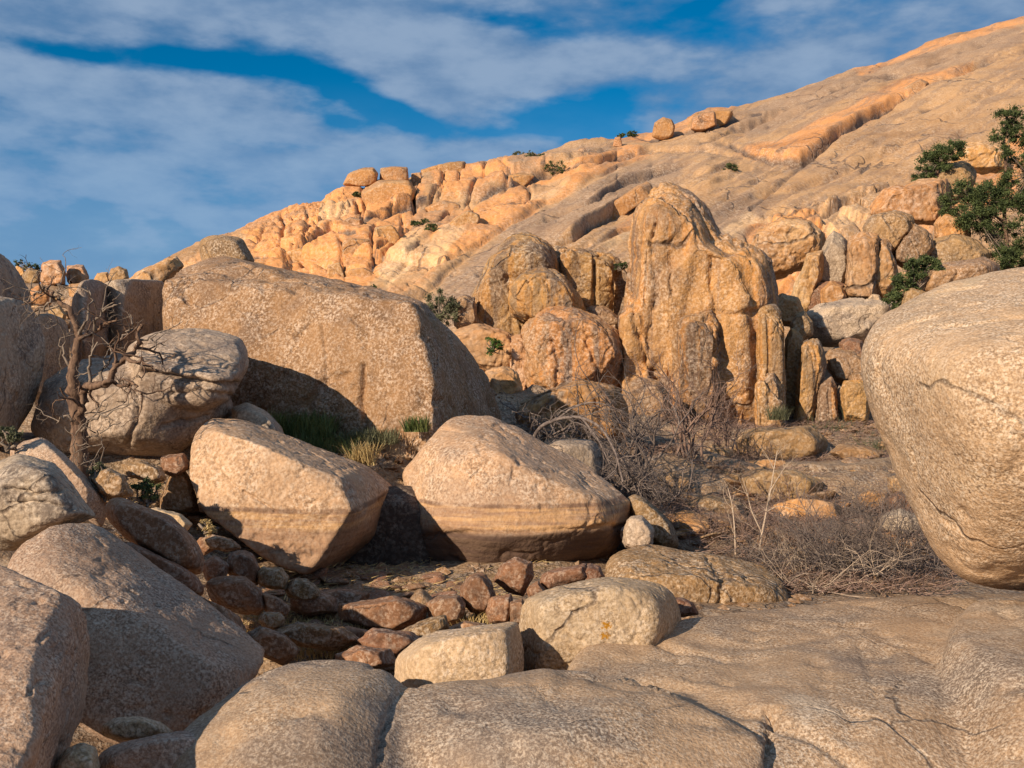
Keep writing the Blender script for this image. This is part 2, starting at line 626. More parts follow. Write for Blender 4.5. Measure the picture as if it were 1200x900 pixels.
    # each rock its own tone
    hsv = t.n('ShaderNodeHueSaturation', {'Color': col, 'Hue': t.math('ADD', 0.494, t.math('MULTIPLY', rnd, 0.012)),
                                          'Saturation': 1.06,
                                          'Value': t.math('ADD', 0.88, t.math('MULTIPLY', t.math('FRACT', t.math('MULTIPLY', rnd, 7.31)), 0.24))})
    h = t.math('ADD', t.math('MULTIPLY', grn, 0.35), t.math('MULTIPLY', med, 0.8))
    h = t.math('ADD', h, t.math('MULTIPLY', pat, 0.7))
    h = t.math('SUBTRACT', h, t.math('MULTIPLY', joint, 1.5))
    bp = t.n('ShaderNodeBump', {'Height': h, 'Strength': bump * 0.75, 'Distance': bdist})
    bs = t.n('ShaderNodeBsdfPrincipled', {'Base Color': hsv.outputs[0], 'Roughness': 0.88, 'Normal': bp.outputs[0]})
    bs.inputs['Specular IOR Level'].default_value = 0.25
    t.n('ShaderNodeOutputMaterial', {'Surface': bs.outputs[0]})
    return m


def plain(name, c1, c2, scale=8.0, rough=0.8, bump=0.3, stretch=(1, 1, 1), trans=0.0):
    m = bpy.data.materials.new(name)
    m.use_nodes = True
    t = NT(m.node_tree)
    V = t.n('ShaderNodeTexCoord').outputs['Object']
    V = t.n('ShaderNodeMapping', {'Vector': V, 'Scale': stretch}).outputs[0]
    n1 = t.noise(V, scale, 5, 0.65)
    col = t.mix(t.smooth(n1, 0.38, 0.62), c1, c2)
    bp = t.n('ShaderNodeBump', {'Height': n1, 'Strength': bump, 'Distance': 0.01})
    bs = t.n('ShaderNodeBsdfPrincipled', {'Base Color': col, 'Roughness': rough, 'Normal': bp.outputs[0]})
    bs.inputs['Specular IOR Level'].default_value = 0.2
    if trans:
        tr = t.n('ShaderNodeBsdfTranslucent', {'Color': col})
        mx = t.n('ShaderNodeMixShader', {0: trans, 1: bs.outputs[0], 2: tr.outputs[0]})
        t.n('ShaderNodeOutputMaterial', {'Surface': mx.outputs[0]})
    else:
        t.n('ShaderNodeOutputMaterial', {'Surface': bs.outputs[0]})
    return m


WL = (CZ - 1.50, CZ - 1.72)     # the two old waterlines
M = {}
M['near'] = granite('granite near', (0.44, 0.29, 0.19), (0.36, 0.235, 0.16), (0.235, 0.175, 0.14), 58, 0.9, 0.6, 0.6, 0.03, pale=(0.50, 0.40, 0.31), dark_amt=0.6, blotch=0.15)
M['slab'] = granite('granite slab', (0.40, 0.265, 0.17), (0.33, 0.215, 0.14), (0.19, 0.145, 0.12), 62, 0.7, 0.6, 0.6, 0.03, pale=(0.43, 0.36, 0.29), dark_amt=0.8, blotch=0.14)
M['gold'] = granite('golden granite', (0.49, 0.36, 0.235), (0.43, 0.30, 0.18), (0.32, 0.22, 0.13), 46, 0.8, 0.6, 0.6, 0.03, pale=(0.53, 0.42, 0.30), dark_amt=0.5, lichen=(0.36, 0.17, 0.025), blotch=0.18)
M['gold2'] = granite('leaning boulder granite', (0.47, 0.305, 0.19), (0.42, 0.265, 0.16), (0.30, 0.20, 0.13), 52, 0.6, 0.8, 0.7, 0.03, pale=(0.47, 0.35, 0.23), dark_amt=0.5, blotch=0.18)
M['water'] = granite('waterline granite', (0.50, 0.32, 0.20), (0.44, 0.27, 0.165), (0.30, 0.215, 0.165), 26, 0.8, 0.55, 0.6, 0.04, water=WL, dark_amt=0.5, pale=(0.49, 0.36, 0.26), blotch=0.14)
M['water_shade'] = granite('waterline granite with painted undercut shade', (0.50, 0.32, 0.20), (0.44, 0.27, 0.165), (0.30, 0.215, 0.165), 28, 0.8, 0.55, 0.6, 0.04, water=(CZ - 1.60, CZ - 1.93), dark_amt=0.5, pale=(0.49, 0.36, 0.26), blotch=0.14, foot=(0.95, (0.095, 0.06, 0.048), (0.13, 0.085, 0.062)))  # the foot colours paint the shade of the undercut into the stone
M['block'] = granite('brown block granite', (0.29, 0.175, 0.088), (0.24, 0.14, 0.068), (0.15, 0.095, 0.06), 28, 0.7, 0.5, 0.7, 0.06, dark_amt=0.6, blotch=0.24)
M['grey'] = granite('grey granite', (0.40, 0.305, 0.22), (0.33, 0.25, 0.185), (0.17, 0.135, 0.115), 26, 1.0, 0.5, 0.6, 0.05, pale=(0.46, 0.35, 0.24), dark_amt=0.8)
M['rubble'] = granite('stained rubble', (0.26, 0.13, 0.07), (0.20, 0.10, 0.058), (0.10, 0.06, 0.045), 30, 2.5, 0.35, 0.5, 0.02, dark_amt=0.7)
M['hollow_shade'] = granite('rock painted with hollow shade', (0.075, 0.05, 0.04), (0.06, 0.04, 0.032), (0.04, 0.028, 0.024), 20, 0.8, 0.2, 0.6, 0.04)  # near-black base colour paints in the shade of the hollow
M['spire'] = granite('streaked spire granite', (0.43, 0.235, 0.095), (0.35, 0.20, 0.09), (0.17, 0.11, 0.075), 14, 0.25, 0.4, 0.8, 0.12,
                     streak=(0.7, (0.13, 0.085, 0.065), 0.75, (0.50, 0.235, 0.075)), dark_amt=0.6, blotch=0.12)
M['dome'] = granite('rounded tan granite', (0.39, 0.24, 0.12), (0.33, 0.195, 0.095), (0.17, 0.115, 0.08), 14, 0.25, 0.4, 0.7, 0.1, dark_amt=0.6, blotch=0.12)
M['fresh'] = granite('orange hillside granite', (0.50, 0.26, 0.11), (0.42, 0.22, 0.095), (0.30, 0.19, 0.12), 6, 0.2, 0.35, 0.7, 0.15, dark_amt=0.55, pale=(0.54, 0.37, 0.21))
M['mountain'] = granite('mountain granite', (0.47, 0.29, 0.15), (0.41, 0.25, 0.13), (0.29, 0.19, 0.12), 5.0, 0.10, 0.3, 0.6, 0.25, dark_amt=0.4,
                        attrs=[('varnish', (0.32, 0.215, 0.14), 0.8), ('orange', (0.62, 0.30, 0.12), 0.95), ('cream', (0.64, 0.43, 0.24), 0.7), ('line', (0.22, 0.145, 0.10), 0.5), ('stain', (0.085, 0.06, 0.05), 0.95)], blotch=0.10)
M['soil'] = granite('gravelly soil', (0.33, 0.215, 0.13), (0.22, 0.14, 0.09), (0.10, 0.07, 0.055), 22, 1.2, 0.5, 0.9, 0.06, dark_amt=0.8, pale=(0.36, 0.25, 0.15))
M['bark'] = plain('dead bark', (0.085, 0.05, 0.035), (0.19, 0.12, 0.08), 22, 0.85, 0.6, (1, 1, 0.25))
M['greywood'] = plain('weathered grey wood', (0.13, 0.10, 0.08), (0.24, 0.19, 0.15), 25, 0.85, 0.4, (1, 1, 0.3))
M['darkwood'] = plain('dark dead twigs', (0.09, 0.07, 0.065), (0.20, 0.16, 0.14), 20, 0.85, 0.3)
M['paletwig'] = plain('pale bare twigs', (0.36, 0.27, 0.20), (0.50, 0.40, 0.31), 20, 0.85, 0.3)
M['redtwig'] = plain('reddish dry twigs', (0.13, 0.085, 0.07), (0.27, 0.18, 0.14), 12, 0.85, 0.3)
M['pine'] = plain('juniper foliage', (0.028, 0.045, 0.018), (0.11, 0.14, 0.05), 5.0, 0.7, 0.2, trans=0.15)
M['olive'] = plain('grey green scrub', (0.09, 0.10, 0.055), (0.16, 0.16, 0.09), 3, 0.75, 0.2, trans=0.15)
M['green'] = plain('fresh green leaves', (0.05, 0.10, 0.02), (0.12, 0.19, 0.04), 6, 0.6, 0.2, trans=0.2)
M['grass'] = plain('green grass blades', (0.06, 0.10, 0.03), (0.17, 0.20, 0.07), 4, 0.6, 0.1, trans=0.2)
M['straw'] = plain('dry straw grass', (0.40, 0.28, 0.12), (0.55, 0.42, 0.20), 6, 0.7, 0.1, trans=0.2)

# ------------------------------------------------------------------ ground
GP = [  # photo column, distance, height relative to the eye
    (-200, 6, -2.6), (100, 6, -3.3), (300, 6, -3.3), (600, 6, -3.3), (900, 6, -3.3), (1300, 6, -2.8),
    (-200, 2, -2.4), (600, 1, -2.4), (1400, 2, -2.4), (600, -6, -2.2), (-3000, 3, -1.5), (3000, 3, -1.5),
    (100, 9, -2.6), (260, 9, -2.95), (400, 9, -2.9), (600, 9, -2.85), (850, 9, -3.0), (1150, 9, -3.0),
    (60, 12, -1.35), (0, 11, -1.5), (150, 12, -1.62), (215, 12, -1.9), (260, 11.6, -2.25), (330, 11, -2.5), (420, 11, -2.55), (520, 11.5, -2.55), (620, 11.8, -2.5), (720, 12, -2.6),
    (-300, 12, -0.6), (450, 13.5, -2.45), (600, 14, -2.3), (780, 13, -2.6), (930, 13, -2.68), (1060, 13, -2.7), (1300, 13, -2.7),
    (60, 15, -0.7), (170, 15, -0.7), (350, 15.5, -0.85), (430, 16, -1.0), (520, 17, -1.3), (640, 17, -1.5),
    (760, 17, -2.1), (900, 17, -2.3), (1050, 17, -2.4), (1300, 17, -2.4),
    (640, 21, -0.95), (760, 22, -1.4), (900, 22, -1.85), (1050, 22, -1.75), (1300, 22, -1.6),
    (580, 26, -0.2), (700, 27, -0.75), (850, 28, -1.25), (1000, 28, -1.2), (1200, 28, -0.9),
    (300, 24, 0.3), (100, 24, 1.2), (-300, 24, 1.8), (100, 36, 3.4), (-300, 36, 4.0), (300, 36, 1.6),
    (580, 33, 0.4), (750, 34, 0.1), (900, 35, 0.1), (1000, 36, 1.0), (1100, 36, 2.0), (1300, 36, 3.0),
    (600, 48, 1.5), (900, 46, 2.0), (1200, 46, 4.0), (300, 48, 1.2), (100, 52, 3.0),
]
_gx = np.array([((p - 600) / F * abs(d) if d > 0 else (p - 600) / F * 6, d) for p, d, z in GP])
_gz = np.array([z for p, d, z in GP])


def gz(x, y):
    x, y = np.atleast_1d(np.asarray(x, float)), np.atleast_1d(np.asarray(y, float))
    num, den = np.zeros(x.shape), np.zeros(x.shape)
    sc = 0.5 + 0.10 * np.maximum(y, 4)
    for (a, b), z in zip(_gx, _gz):
        dd = ((x - a) ** 2 + (y - b) ** 2) / sc ** 2
        wgt = 1.0 / (dd + 0.05) ** 2
        num += wgt * z
        den += wgt
    z = num / den
    r = np.hypot(x, y)
    far = sstep(r, 60, 160)
    z = z * (1 - far) + (-8.0) * far
    return z + CZ


def axis(lo, hi, st, far):
    a = list(np.arange(lo, hi, st))
    s = st
    while a[-1] < far:
        s *= 1.25
        a.append(a[-1] + s)
    s, b = st, [lo]
    while b[-1] > -far:
        s *= 1.25
        b.append(b[-1] - s)
    return np.array(b[:0:-1] + a)


gxs, gys = axis(-16, 20, 0.14, 3200), axis(4, 40, 0.14, 3200)
GX, GY = np.meshgrid(gxs, gys, indexing='ij')
gv = np.stack((GX.ravel(), GY.ravel(), gz(GX.ravel(), GY.ravel())), 1)
near = np.exp(-np.maximum(np.hypot(gv[:, 0], gv[:, 1]) - 30, 0) / 30)
# bedrock ribs and hummocks
e_, val_ = worley(gv * np.array((0.55, 0.8, 0.8)), 8)
gv[:, 2] += near * (0.10 * fbm(gv * 0.6, 4, 3) + 0.06 * fbm(gv * 2.2, 4, 7, 0.6) + 0.42 * (val_ - 0.45) * np.minimum(e_ * 9, 1) * sstep(gv[:, 1], 14, 17))
n0, n1 = len(gxs), len(gys)
ii = np.arange(n0 * n1).reshape(n0, n1)
gq = np.stack((ii[:-1, :-1], ii[1:, :-1], ii[1:, 1:], ii[:-1, 1:]), -1).reshape(-1, 4)
ground = link('ground', new_mesh('ground', gv, gq, M['soil']))
tag(ground, 'gravelly brown soil and low bedrock of the gully floor', kind='structure')

# ------------------------------------------------------------------ the mountain
RIDGE = [(-400, 430), (-100, 395), (40, 362), (100, 348), (155, 326), (175, 311), (200, 301), (240, 284), (275, 270), (290, 261), (310, 251), (330, 243),
         (350, 235), (375, 229), (400, 216), (430, 212), (480, 208), (520, 199), (560, 193), (575, 190), (600, 182), (640, 178), (660, 172), (680, 166),
         (700, 165), (722, 167), (745, 162), (765, 159), (800, 145), (830, 130), (860, 128), (900, 120), (925, 110), (970, 91), (1000, 81),
         (1040, 73), (1080, 57), (1120, 41), (1160, 31), (1200, 20), (1300, -2), (1450, -30), (1700, -60)]
_r = np.array(RIDGE, float)


def mt_D(px, py):
    """distance of the undisturbed mountain surface seen at a photograph pixel"""
    ry = np.interp(px, _r[:, 0], _r[:, 1])
    db = np.interp(px, (-400, 160, 500, 700, 900, 1000, 1200, 1700), (50, 50, 42, 40, 41, 44, 47, 50))
    dr = np.interp(px, (-400, 120, 280, 400, 560, 700, 800, 900, 1200, 1700), (80, 78, 95, 105, 118, 130, 140, 155, 190, 220))
    t = (510 - py) / (510 - ry)
    return 1.0 / ((1 - t) / db + t / dr), ry


cols = np.concatenate((np.arange(-400, 110, 12), np.arange(110, 1260, 2.0), np.arange(1260, 1700, 14)))
NR = 235
tt = np.linspace(0, 1, NR) ** 0.92
CX, T_ = np.meshgrid(cols, tt, indexing='ij')
RY = np.interp(CX, _r[:, 0], _r[:, 1])
PY = 510 + (RY - 510) * T_
DD, _ = mt_D(CX.ravel(), PY.ravel())
pxq = np.stack((CX.ravel(), PY.ravel()), 1)
mv = np.stack(((pxq[:, 0] - 600) / F * DD, DD, CZ + (450 - pxq[:, 1]) / F * DD), 1)
# the far side beyond the skyline
back = []
last = mv.reshape(len(cols), NR, 3)[:, -1]
for k, (f_, dz) in enumerate(((1.03, 0.4), (1.08, 2.5), (1.18, 7.0), (1.4, 18.0), (2.0, 60.0))):
    b = last * f_
    b[:, 2] = last[:, 2] + (last[:, 2] - CZ) * (f_ - 1) * 0.6 - dz
    back.append(b)
grid = np.concatenate([mv.reshape(len(cols), NR, 3)] + [b[:, None] for b in back], 1)
NT2 = grid.shape[1]
mv = grid.reshape(-1, 3)
ii = np.arange(len(cols) * NT2).reshape(len(cols), NT2)
mq = np.stack((ii[:-1, :-1], ii[1:, :-1], ii[1:, 1:], ii[:-1, 1:]), -1).reshape(-1, 4)
q2 = to_px(mv)
nr = vnormals(mv, mq)
h = 0.9 * fbm(mv * 0.06, 4, 60) + 0.22 * fbm(mv * 0.3, 4, 61, 0.55)
# exfoliation sheets: long shallow steps climbing to the right
u_ = q2[:, 1] + 0.52 * q2[:, 0] + 22 * fbm(mv * 0.035, 3, 66)
sh = (u_ / 17.0)
fr = sh - np.floor(sh)
sheetmask = sstep(q2[:, 0], 520, 680)
amp = 0.35 + 0.5 * fbm(mv * 0.05, 2, 68)
h += sheetmask * np.maximum(amp, 0) * (1 - fr) * sstep(fr, 0, 0.14) * 0.75
h += 0.22 * fbm(np.stack((q2[:, 0] * 0.02, (q2[:, 1] + 0.52 * q2[:, 0]) * 0.11, q2[:, 0] * 0), 1), 4, 71, 0.6) * (0.3 + sheetmask)
# broken cliff on the left
LEFT = [(150, 330), (280, 262), (345, 234), (400, 208), (480, 200), (575, 188), (640, 178), (700, 166), (690, 205), (640, 238), (600, 262), (560, 292), (520, 322), (490, 350), (480, 400), (150, 400)]
lm = soft_poly(q2, LEFT, 14)
rot = mv @ np.array(((0.8, 0.2, 0.5), (0, 1, 0), (-0.5, 0, 0.85))).T
e1, v1 = worley(rot * np.array((0.12, 0.10, 0.17)) + 3, 81)
e2, v2 = worley(rot * np.array((0.38, 0.28, 0.55)) + 9, 83)
h += lm * (1.15 * (v1 - 0.5) * np.minimum(e1 * 22, 1) - 0.3 * (1 - sstep(e1, 0.0, 0.03)))
h += lm * (0.14 * (v2 - 0.5) * np.minimum(e2 * 16, 1) - 0.14 * (1 - sstep(e2, 0.0, 0.07)))
fl = fbm(np.stack((mv[:, 0] * 0.9, mv[:, 1] * 0.9, mv[:, 2] * 0.14), 1), 3, 86, 0.5, True)
FLUT = soft_poly(q2, [(296, 268), (345, 238), (400, 215), (410, 262), (350, 298), (300, 300)], 8)
h -= (0.12 * lm + 0.55 * FLUT) * sstep(fl, 0.5, 0.95)
h += lm * 0.16 * fbm(mv * 0.8, 4, 88, 0.6)
# broken shoulder right of the spires
RB = [(870, 262), (920, 250), (985, 240), (1060, 205), (1105, 205), (1110, 300), (1060, 420), (900, 420)]
rm = soft_poly(q2, RB, 12)
e3, v3 = worley(mv * np.array((0.45, 0.3, 0.40)) + 5, 91)
h += rm * (1.3 * (v3 - 0.5) * np.minimum(e3 * 16, 1) - 0.5 * (1 - sstep(e3, 0, 0.1)) + 0.25 * fbm(mv * 0.9, 3, 93))
# named ledges: rise = how far the upper sheet stands proud (m), reach = fade uphill in pixels
LEDGES = [
    ([(858, 172), (875, 182), (905, 190), (940, 189), (965, 175), (990, 155), (1012, 143), (1040, 129), (1062, 116)], 1.5, 30),
    ([(1000, 150), (1040, 129), (1062, 116), (1085, 104), (1112, 92), (1140, 80), (1168, 69), (1240, 48)], 1.0, 14),
    ([(742, 163), (765, 169), (800, 161), (840, 152), (892, 140)], 1.5, 14),
    ([(636, 300), (655, 293), (672, 285), (690, 270), (715, 253), (735, 243), (757, 232)], 2.4, 22),
    ([(690, 296), (715, 280), (740, 268), (756, 258)], 1.0, 9),
    ([(795, 218), (825, 208), (848, 200), (866, 192)], 0.9, 8), ([(806, 232), (835, 220), (868, 205)], 0.8, 7),
    ([(940, 262), (975, 246), (1003, 236), (1040, 226), (1085, 210)], 1.0, 12),
    ([(345, 296), (368, 285), (380, 277), (390, 269), (400, 276), (417, 277)], 1.8, 13),
    ([(425, 257), (445, 250), (470, 242), (486, 238), (500, 234)], 1.5, 13),
    ([(403, 214), (420, 214), (445, 208), (480, 210)], 1.2, 8),
    ([(400, 310), (415, 312), (433, 311), (440, 300)], 1.4, 14),
    ([(484, 352), (500, 338), (520, 322), (545, 304), (565, 290), (600, 264), (640, 243), (680, 226), (725, 205), (765, 188)], 0.45, 40),
    ([(640, 262), (690, 244), (730, 226), (770, 210), (810, 196)], 1.0, 10), ([(560, 322), (610, 300), (640, 290)], 0.9, 10), ([(700, 200), (760, 182), (830, 176), (870, 186)], 1.0, 9),
    ([(600, 214), (650, 204), (700, 196), (745, 186)], 1.2, 9), ([(880, 232), (930, 222), (990, 200), (1060, 170)], 0.7, 8), ([(900, 150), (960, 124), (1030, 100), (1100, 74)], 0.8, 7),
    ([(1060, 160), (1110, 140), (1160, 112), (1240, 90)], 0.7, 9), ([(1040, 190), (1090, 175), (1150, 150)], 0.6, 8), ([(820, 168), (850, 160), (905, 140), (940, 122)], 0.9, 8),
    ([(300, 305), (330, 303), (352, 291)], 1.2, 12), ([(455, 322), (480, 300), (505, 280), (520, 262)], 0.5, 14),
    ([(560, 236), (590, 222), (620, 214), (650, 206)], 1.3, 12), ([(600, 198), (640, 190), (690, 184), (730, 182)], 0.9, 9),
    ([(830, 158), (880, 150), (930, 128), (990, 106), (1060, 88), (1130, 62), (1200, 42)], 0.8, 10),
]
stain = np.zeros(len(mv))
wob = 3.0 * np.stack((fbm(mv * 0.25, 3, 95), fbm(mv * 0.25, 3, 97)), 1)
for line, rise, reach in LEDGES:
    d_, s_ = seg_dist(q2 + wob, line)
    up = s_ < 0
    ends = sstep(np.minimum(np.hypot(q2[:, 0] - line[0][0], q2[:, 1] - line[0][1]), np.hypot(q2[:, 0] - line[-1][0], q2[:, 1] - line[-1][1])), 0, 45)
    vary = rise * (0.35 + 0.65 * ends) * (0.85 + 0.5 * fbm(mv * 0.05, 2, 99))
    h += np.where(up, 0.65 * vary * np.exp(-d_ / reach) * sstep(d_, 0, 5.0), 0)
    h -= 0.55 * vary * np.exp(-(d_ / 1.7) ** 2)
    stain = np.maximum(stain, 0.9 * np.minimum(rise, 1.5) / 1.5 * np.exp(-(d_ / 2.2) ** 2))
for line, dep in (([(640, 345), (600, 340), (640, 310), (690, 290)], 0.3), ([(870, 262), (905, 250), (960, 238)], 0.4), ([(930, 300), (955, 270), (985, 250)], 0.3), ([(1010, 200), (1040, 180), (1075, 165)], 0.3), ([(880, 215), (925, 195), (960, 178)], 0.3),
                  ([(1080, 130), (1130, 112), (1180, 92)], 0.35), ([(960, 118), (1010, 98), (1060, 78)], 0.35), ([(700, 232), (740, 212), (790, 196)], 0.4), ([(790, 232), (830, 212), (880, 200)], 0.35), ([(425, 216), (428, 235), (424, 256)], 0.6), ([(484, 212), (487, 228), (484, 246)], 0.7), ([(440, 262), (436, 285), (440, 302)], 0.6), ([(400, 282), (398, 300), (402, 312)], 0.6), ([(520, 200), (516, 222), (500, 240)], 0.6),
                  ([(444, 300), (460, 290), (478, 270), (500, 262), (530, 240)], 0.7), ([(350, 300), (380, 306), (400, 312)], 0.6), ([(360, 250), (364, 268), (358, 288)], 0.5), ([(460, 212), (462, 232), (458, 244)], 0.35), ([(560, 215), (548, 235), (556, 250)], 0.6),
                  ([(590, 196), (600, 210), (590, 226)], 0.5), ([(610, 214), (622, 226), (616, 244)], 0.5), ([(470, 250), (474, 262), (470, 278)], 0.5), ([(330, 252), (334, 265), (330, 285)], 0.8), ([(309, 270), (303, 290)], 0.7), ([(416, 232), (421, 240), (420, 250)], 1.5), ([(490, 190), (492, 203), (488, 225), (484, 240)], 1.0),
                  ([(880, 246), (905, 224), (930, 202), (968, 172)], 0.35), ([(540, 190), (537, 215)], 0.6), ([(570, 192), (566, 215)], 0.5)):
    d_, s_ = seg_dist(q2 + wob, line)
    h -= dep * np.exp(-(d_ / 1.8) ** 2)
    stain = np.maximum(stain, 0.6 * np.exp(-(d_ / 2.0) ** 2))
h *= np.where(np.arange(len(mv)) % NT2 >= NR, 0.5, 1)
mv = mv + nr * h[:, None]
mt_me = new_mesh('mountain', mv, mq, M['mountain'])


def pattr(me, name, val):
    a = me.attributes.new(name, 'FLOAT', 'POINT')
    a.data.foreach_set('value', np.asarray(val, np.float32))


ORANGE = [[(862, 180), (885, 172), (925, 166), (960, 142), (1000, 127), (1050, 100), (1090, 90), (1140, 76), (1140, 84), (1085, 104), (1040, 131), (1000, 152), (960, 180), (925, 192), (885, 188)],
          [(505, 272), (560, 238), (620, 214), (690, 190), (740, 176), (765, 186), (700, 215), (640, 243), (600, 264), (565, 290), (540, 300), (500, 325)],
          [(280, 262), (345, 234), (400, 208), (470, 205), (500, 225), (480, 260), (440, 310), (400, 330), (300, 310)],
          [(700, 168), (760, 158), (800, 146), (830, 130), (860, 130), (850, 142), (800, 158), (750, 172)],
          [(1000, 80), (1080, 56), (1200, 18), (1200, 30), (1080, 68), (1010, 88)],
          [(1030, 230), (1100, 205), (1160, 190), (1190, 150), (1210, 160), (1190, 230), (1105, 270), (1040, 262)],
          [(870, 262), (960, 248), (985, 262), (970, 320), (900, 345)], [(300, 300), (440, 250), (500, 270), (440, 320), (400, 350), (320, 340)],
          [(720, 270), (700, 290), (750, 262), (752, 240)], [(500, 200), (600, 190), (600, 220), (520, 235)]]
CREAM = [[(620, 225), (640, 218), (668, 208), (672, 222), (640, 240), (618, 240)], [(500, 290), (530, 262), (545, 275), (525, 305), (500, 318)], [(440, 310), (478, 275), (500, 268), (480, 310), (450, 330)],
         [(700, 288), (735, 270), (750, 275), (720, 296)], [(845, 270), (880, 245), (890, 255), (860, 285)], [(955, 250), (1005, 240), (1010, 262), (970, 275)], [(380, 240), (420, 225), (410, 250), (370, 272)]]
VARN = [[(490, 350), (560, 295), (640, 246), (720, 210), (790, 185), (800, 215), (760, 235), (700, 262), (650, 296), (560, 345), (520, 400)],
        [(850, 150), (910, 118), (1000, 84), (1100, 52), (1200, 30), (1200, 58), (1120, 80), (1060, 90), (960, 130), (900, 165)],
        [(930, 130), (860, 165), (880, 172), (950, 140)], [(840, 240), (880, 225), (900, 250), (860, 290), (820, 262)], [(460, 260), (480, 245), (520, 232), (530, 250), (500, 262), (470, 275)],
        [(560, 200), (640, 178), (700, 170), (690, 188), (600, 215), (540, 235)], [(340, 305), (375, 290), (440, 330), (400, 345)]]
for nm, polys, sf in (('orange', ORANGE, 7), ('cream', CREAM, 5), ('varnish', VARN, 12)):
    a = np.zeros(len(mv))
    for pg in polys:
        a = np.maximum(a, soft_poly(q2, pg, sf))
    if nm == 'orange':
        a = np.maximum(a, 0.42 * lm)
    pattr(mt_me, nm, a)
stain = np.maximum(stain, lm * 0.6 * (1 - sstep(e1, 0.0, 0.05)) * sstep(v1, 0.3, 0.6))
ln = fbm(np.stack((q2[:, 0] * 0.012, (q2[:, 1] + 0.55 * q2[:, 0] + 5 * fbm(mv * 0.08, 2, 72)) * 0.16, q2[:, 0] * 0), 1), 4, 73, 0.65)
pattr(mt_me, 'line', np.clip(0.38 + 2.2 * ln, 0, 1) * (1 - 0.7 * lm))
d_, s_ = seg_dist(q2 + wob, [(880, 246), (905, 224), (930, 202), (968, 172)])
stain = np.maximum(stain, 0.6 * np.exp(-(d_ / 6) ** 2))
stain = np.maximum(stain, sheetmask * 0.55 * np.exp(-((fr - 0.02) / 0.05) ** 2) * sstep(amp, 0.3, 0.6))
pattr(mt_me, 'stain', stain)
mountain = link('mountain', mt_me)
tag(mountain, 'sheeted granite dome of a hill filling the background', kind='structure')


def on_mt(px, py, sink=0.0):
    """a point of the mountain surface as built, seen at that pixel"""
    vis = mv.reshape(len(cols), NT2, 3)
    i = int(np.clip(np.searchsorted(cols, px), 1, len(cols) - 1))
    col_ = vis[i]
    p = to_px(col_)
    k = int(np.argmin(np.abs(p[:NR, 1] - py)))
    return float(col_[k, 1])

# ------------------------------------------------------------------ boulders
def B(label, outline, D, T, mat='near', name='boulder', cat='boulder', extra=(), group=None, more=(), **kw):
    """one boulder from the outline it shows, the distance of its widest section and its thickness"""
    rk = {k: kw.pop(k) for k in ('fs', 'bs', 'fa', 'ba', 'grow') if k in kw}
    pts = ring(outline, D, T, **rk) + [P(*e) for e in extra]
    bodies = [pts]
    for m_ in more:
        bodies.append(ring(m_[0], m_[1], m_[2], **(m_[3] if len(m_) > 3 else {})))
    return rock(name, label, cat, bodies, M[mat], group, **kw)


def H(label, pts, mat='near', name='boulder', cat='boulder', group=None, **kw):
    """one boulder as the hull of points given by pixel and distance"""
    return rock(name, label, cat, [[P(*e) for e in pts]], M[mat], group, **kw)


# --- foreground slabs
bodyA = [P(*e) for e in [(405, 905, 5.4), (412, 870, 5.6), (430, 835, 5.8), (466, 805, 6.05), (530, 796, 6.25), (600, 786, 6.4), (700, 789, 6.4), (790, 812, 6.0), (870, 838, 5.7), (905, 862, 5.5), (908, 900, 5.3),
                         (440, 960, 5.2), (600, 850, 5.2), (760, 870, 5.15), (600, 920, 4.95), (800, 930, 4.95), (600, 1050, 4.7), (880, 1050, 4.8), (500, 1300, 4.8), (900, 1300, 4.8), (500, 1100, 7), (880, 1100, 7)]]
bodyB = [P(*e) for e in [(610, 795, 6.6), (650, 772, 7.0), (700, 748, 7.7), (800, 722, 8.4), (900, 708, 8.9), (1000, 701, 9.2), (1085, 696, 9.3), (1128, 700, 9.0), (1150, 745, 7.4), (1170, 850, 5.9), (1160, 960, 5.2),
                         (915, 900, 5.4), (1000, 880, 5.5), (930, 835, 5.9), (800, 780, 6.9), (700, 805, 6.5), (950, 1100, 4.7), (700, 1000, 8), (1150, 1000, 8), (1150, 1300, 4.6), (900, 1300, 4.6)]]
bodyC = [P(*e) for e in [(1088, 748, 6.6), (1100, 728, 7.2), (1135, 702, 8.0), (1200, 694, 8.2), (1300, 690, 8), (1500, 720, 7), (1500, 900, 5), (1250, 930, 4.9), (1150, 930, 5.1), (1118, 850, 5.8), (1098, 790, 6.4),
   (1220, 790, 5.7), (1120, 1000, 7), (1500, 1000, 8), (1200, 1300, 4.6), (1500, 1300, 4.6), (1150, 1100, 5)]]
bodyD = [P(*e) for e in [(172, 912, 5.25), (195, 872, 5.55), (222, 842, 5.85), (246, 812, 6.15), (300, 781, 6.45), (352, 768, 6.65), (420, 767, 6.65), (464, 774, 6.45), (478, 806, 5.95), (470, 850, 5.55), (470, 905, 5.15),
   (300, 860, 5.2), (390, 850, 5.15), (420, 800, 5.65), (310, 820, 5.55), (300, 1000, 4.55), (440, 1000, 4.55), (200, 1200, 5.75), (440, 1200, 6.25), (190, 1100, 4.75), (440, 1300, 4.55)]]
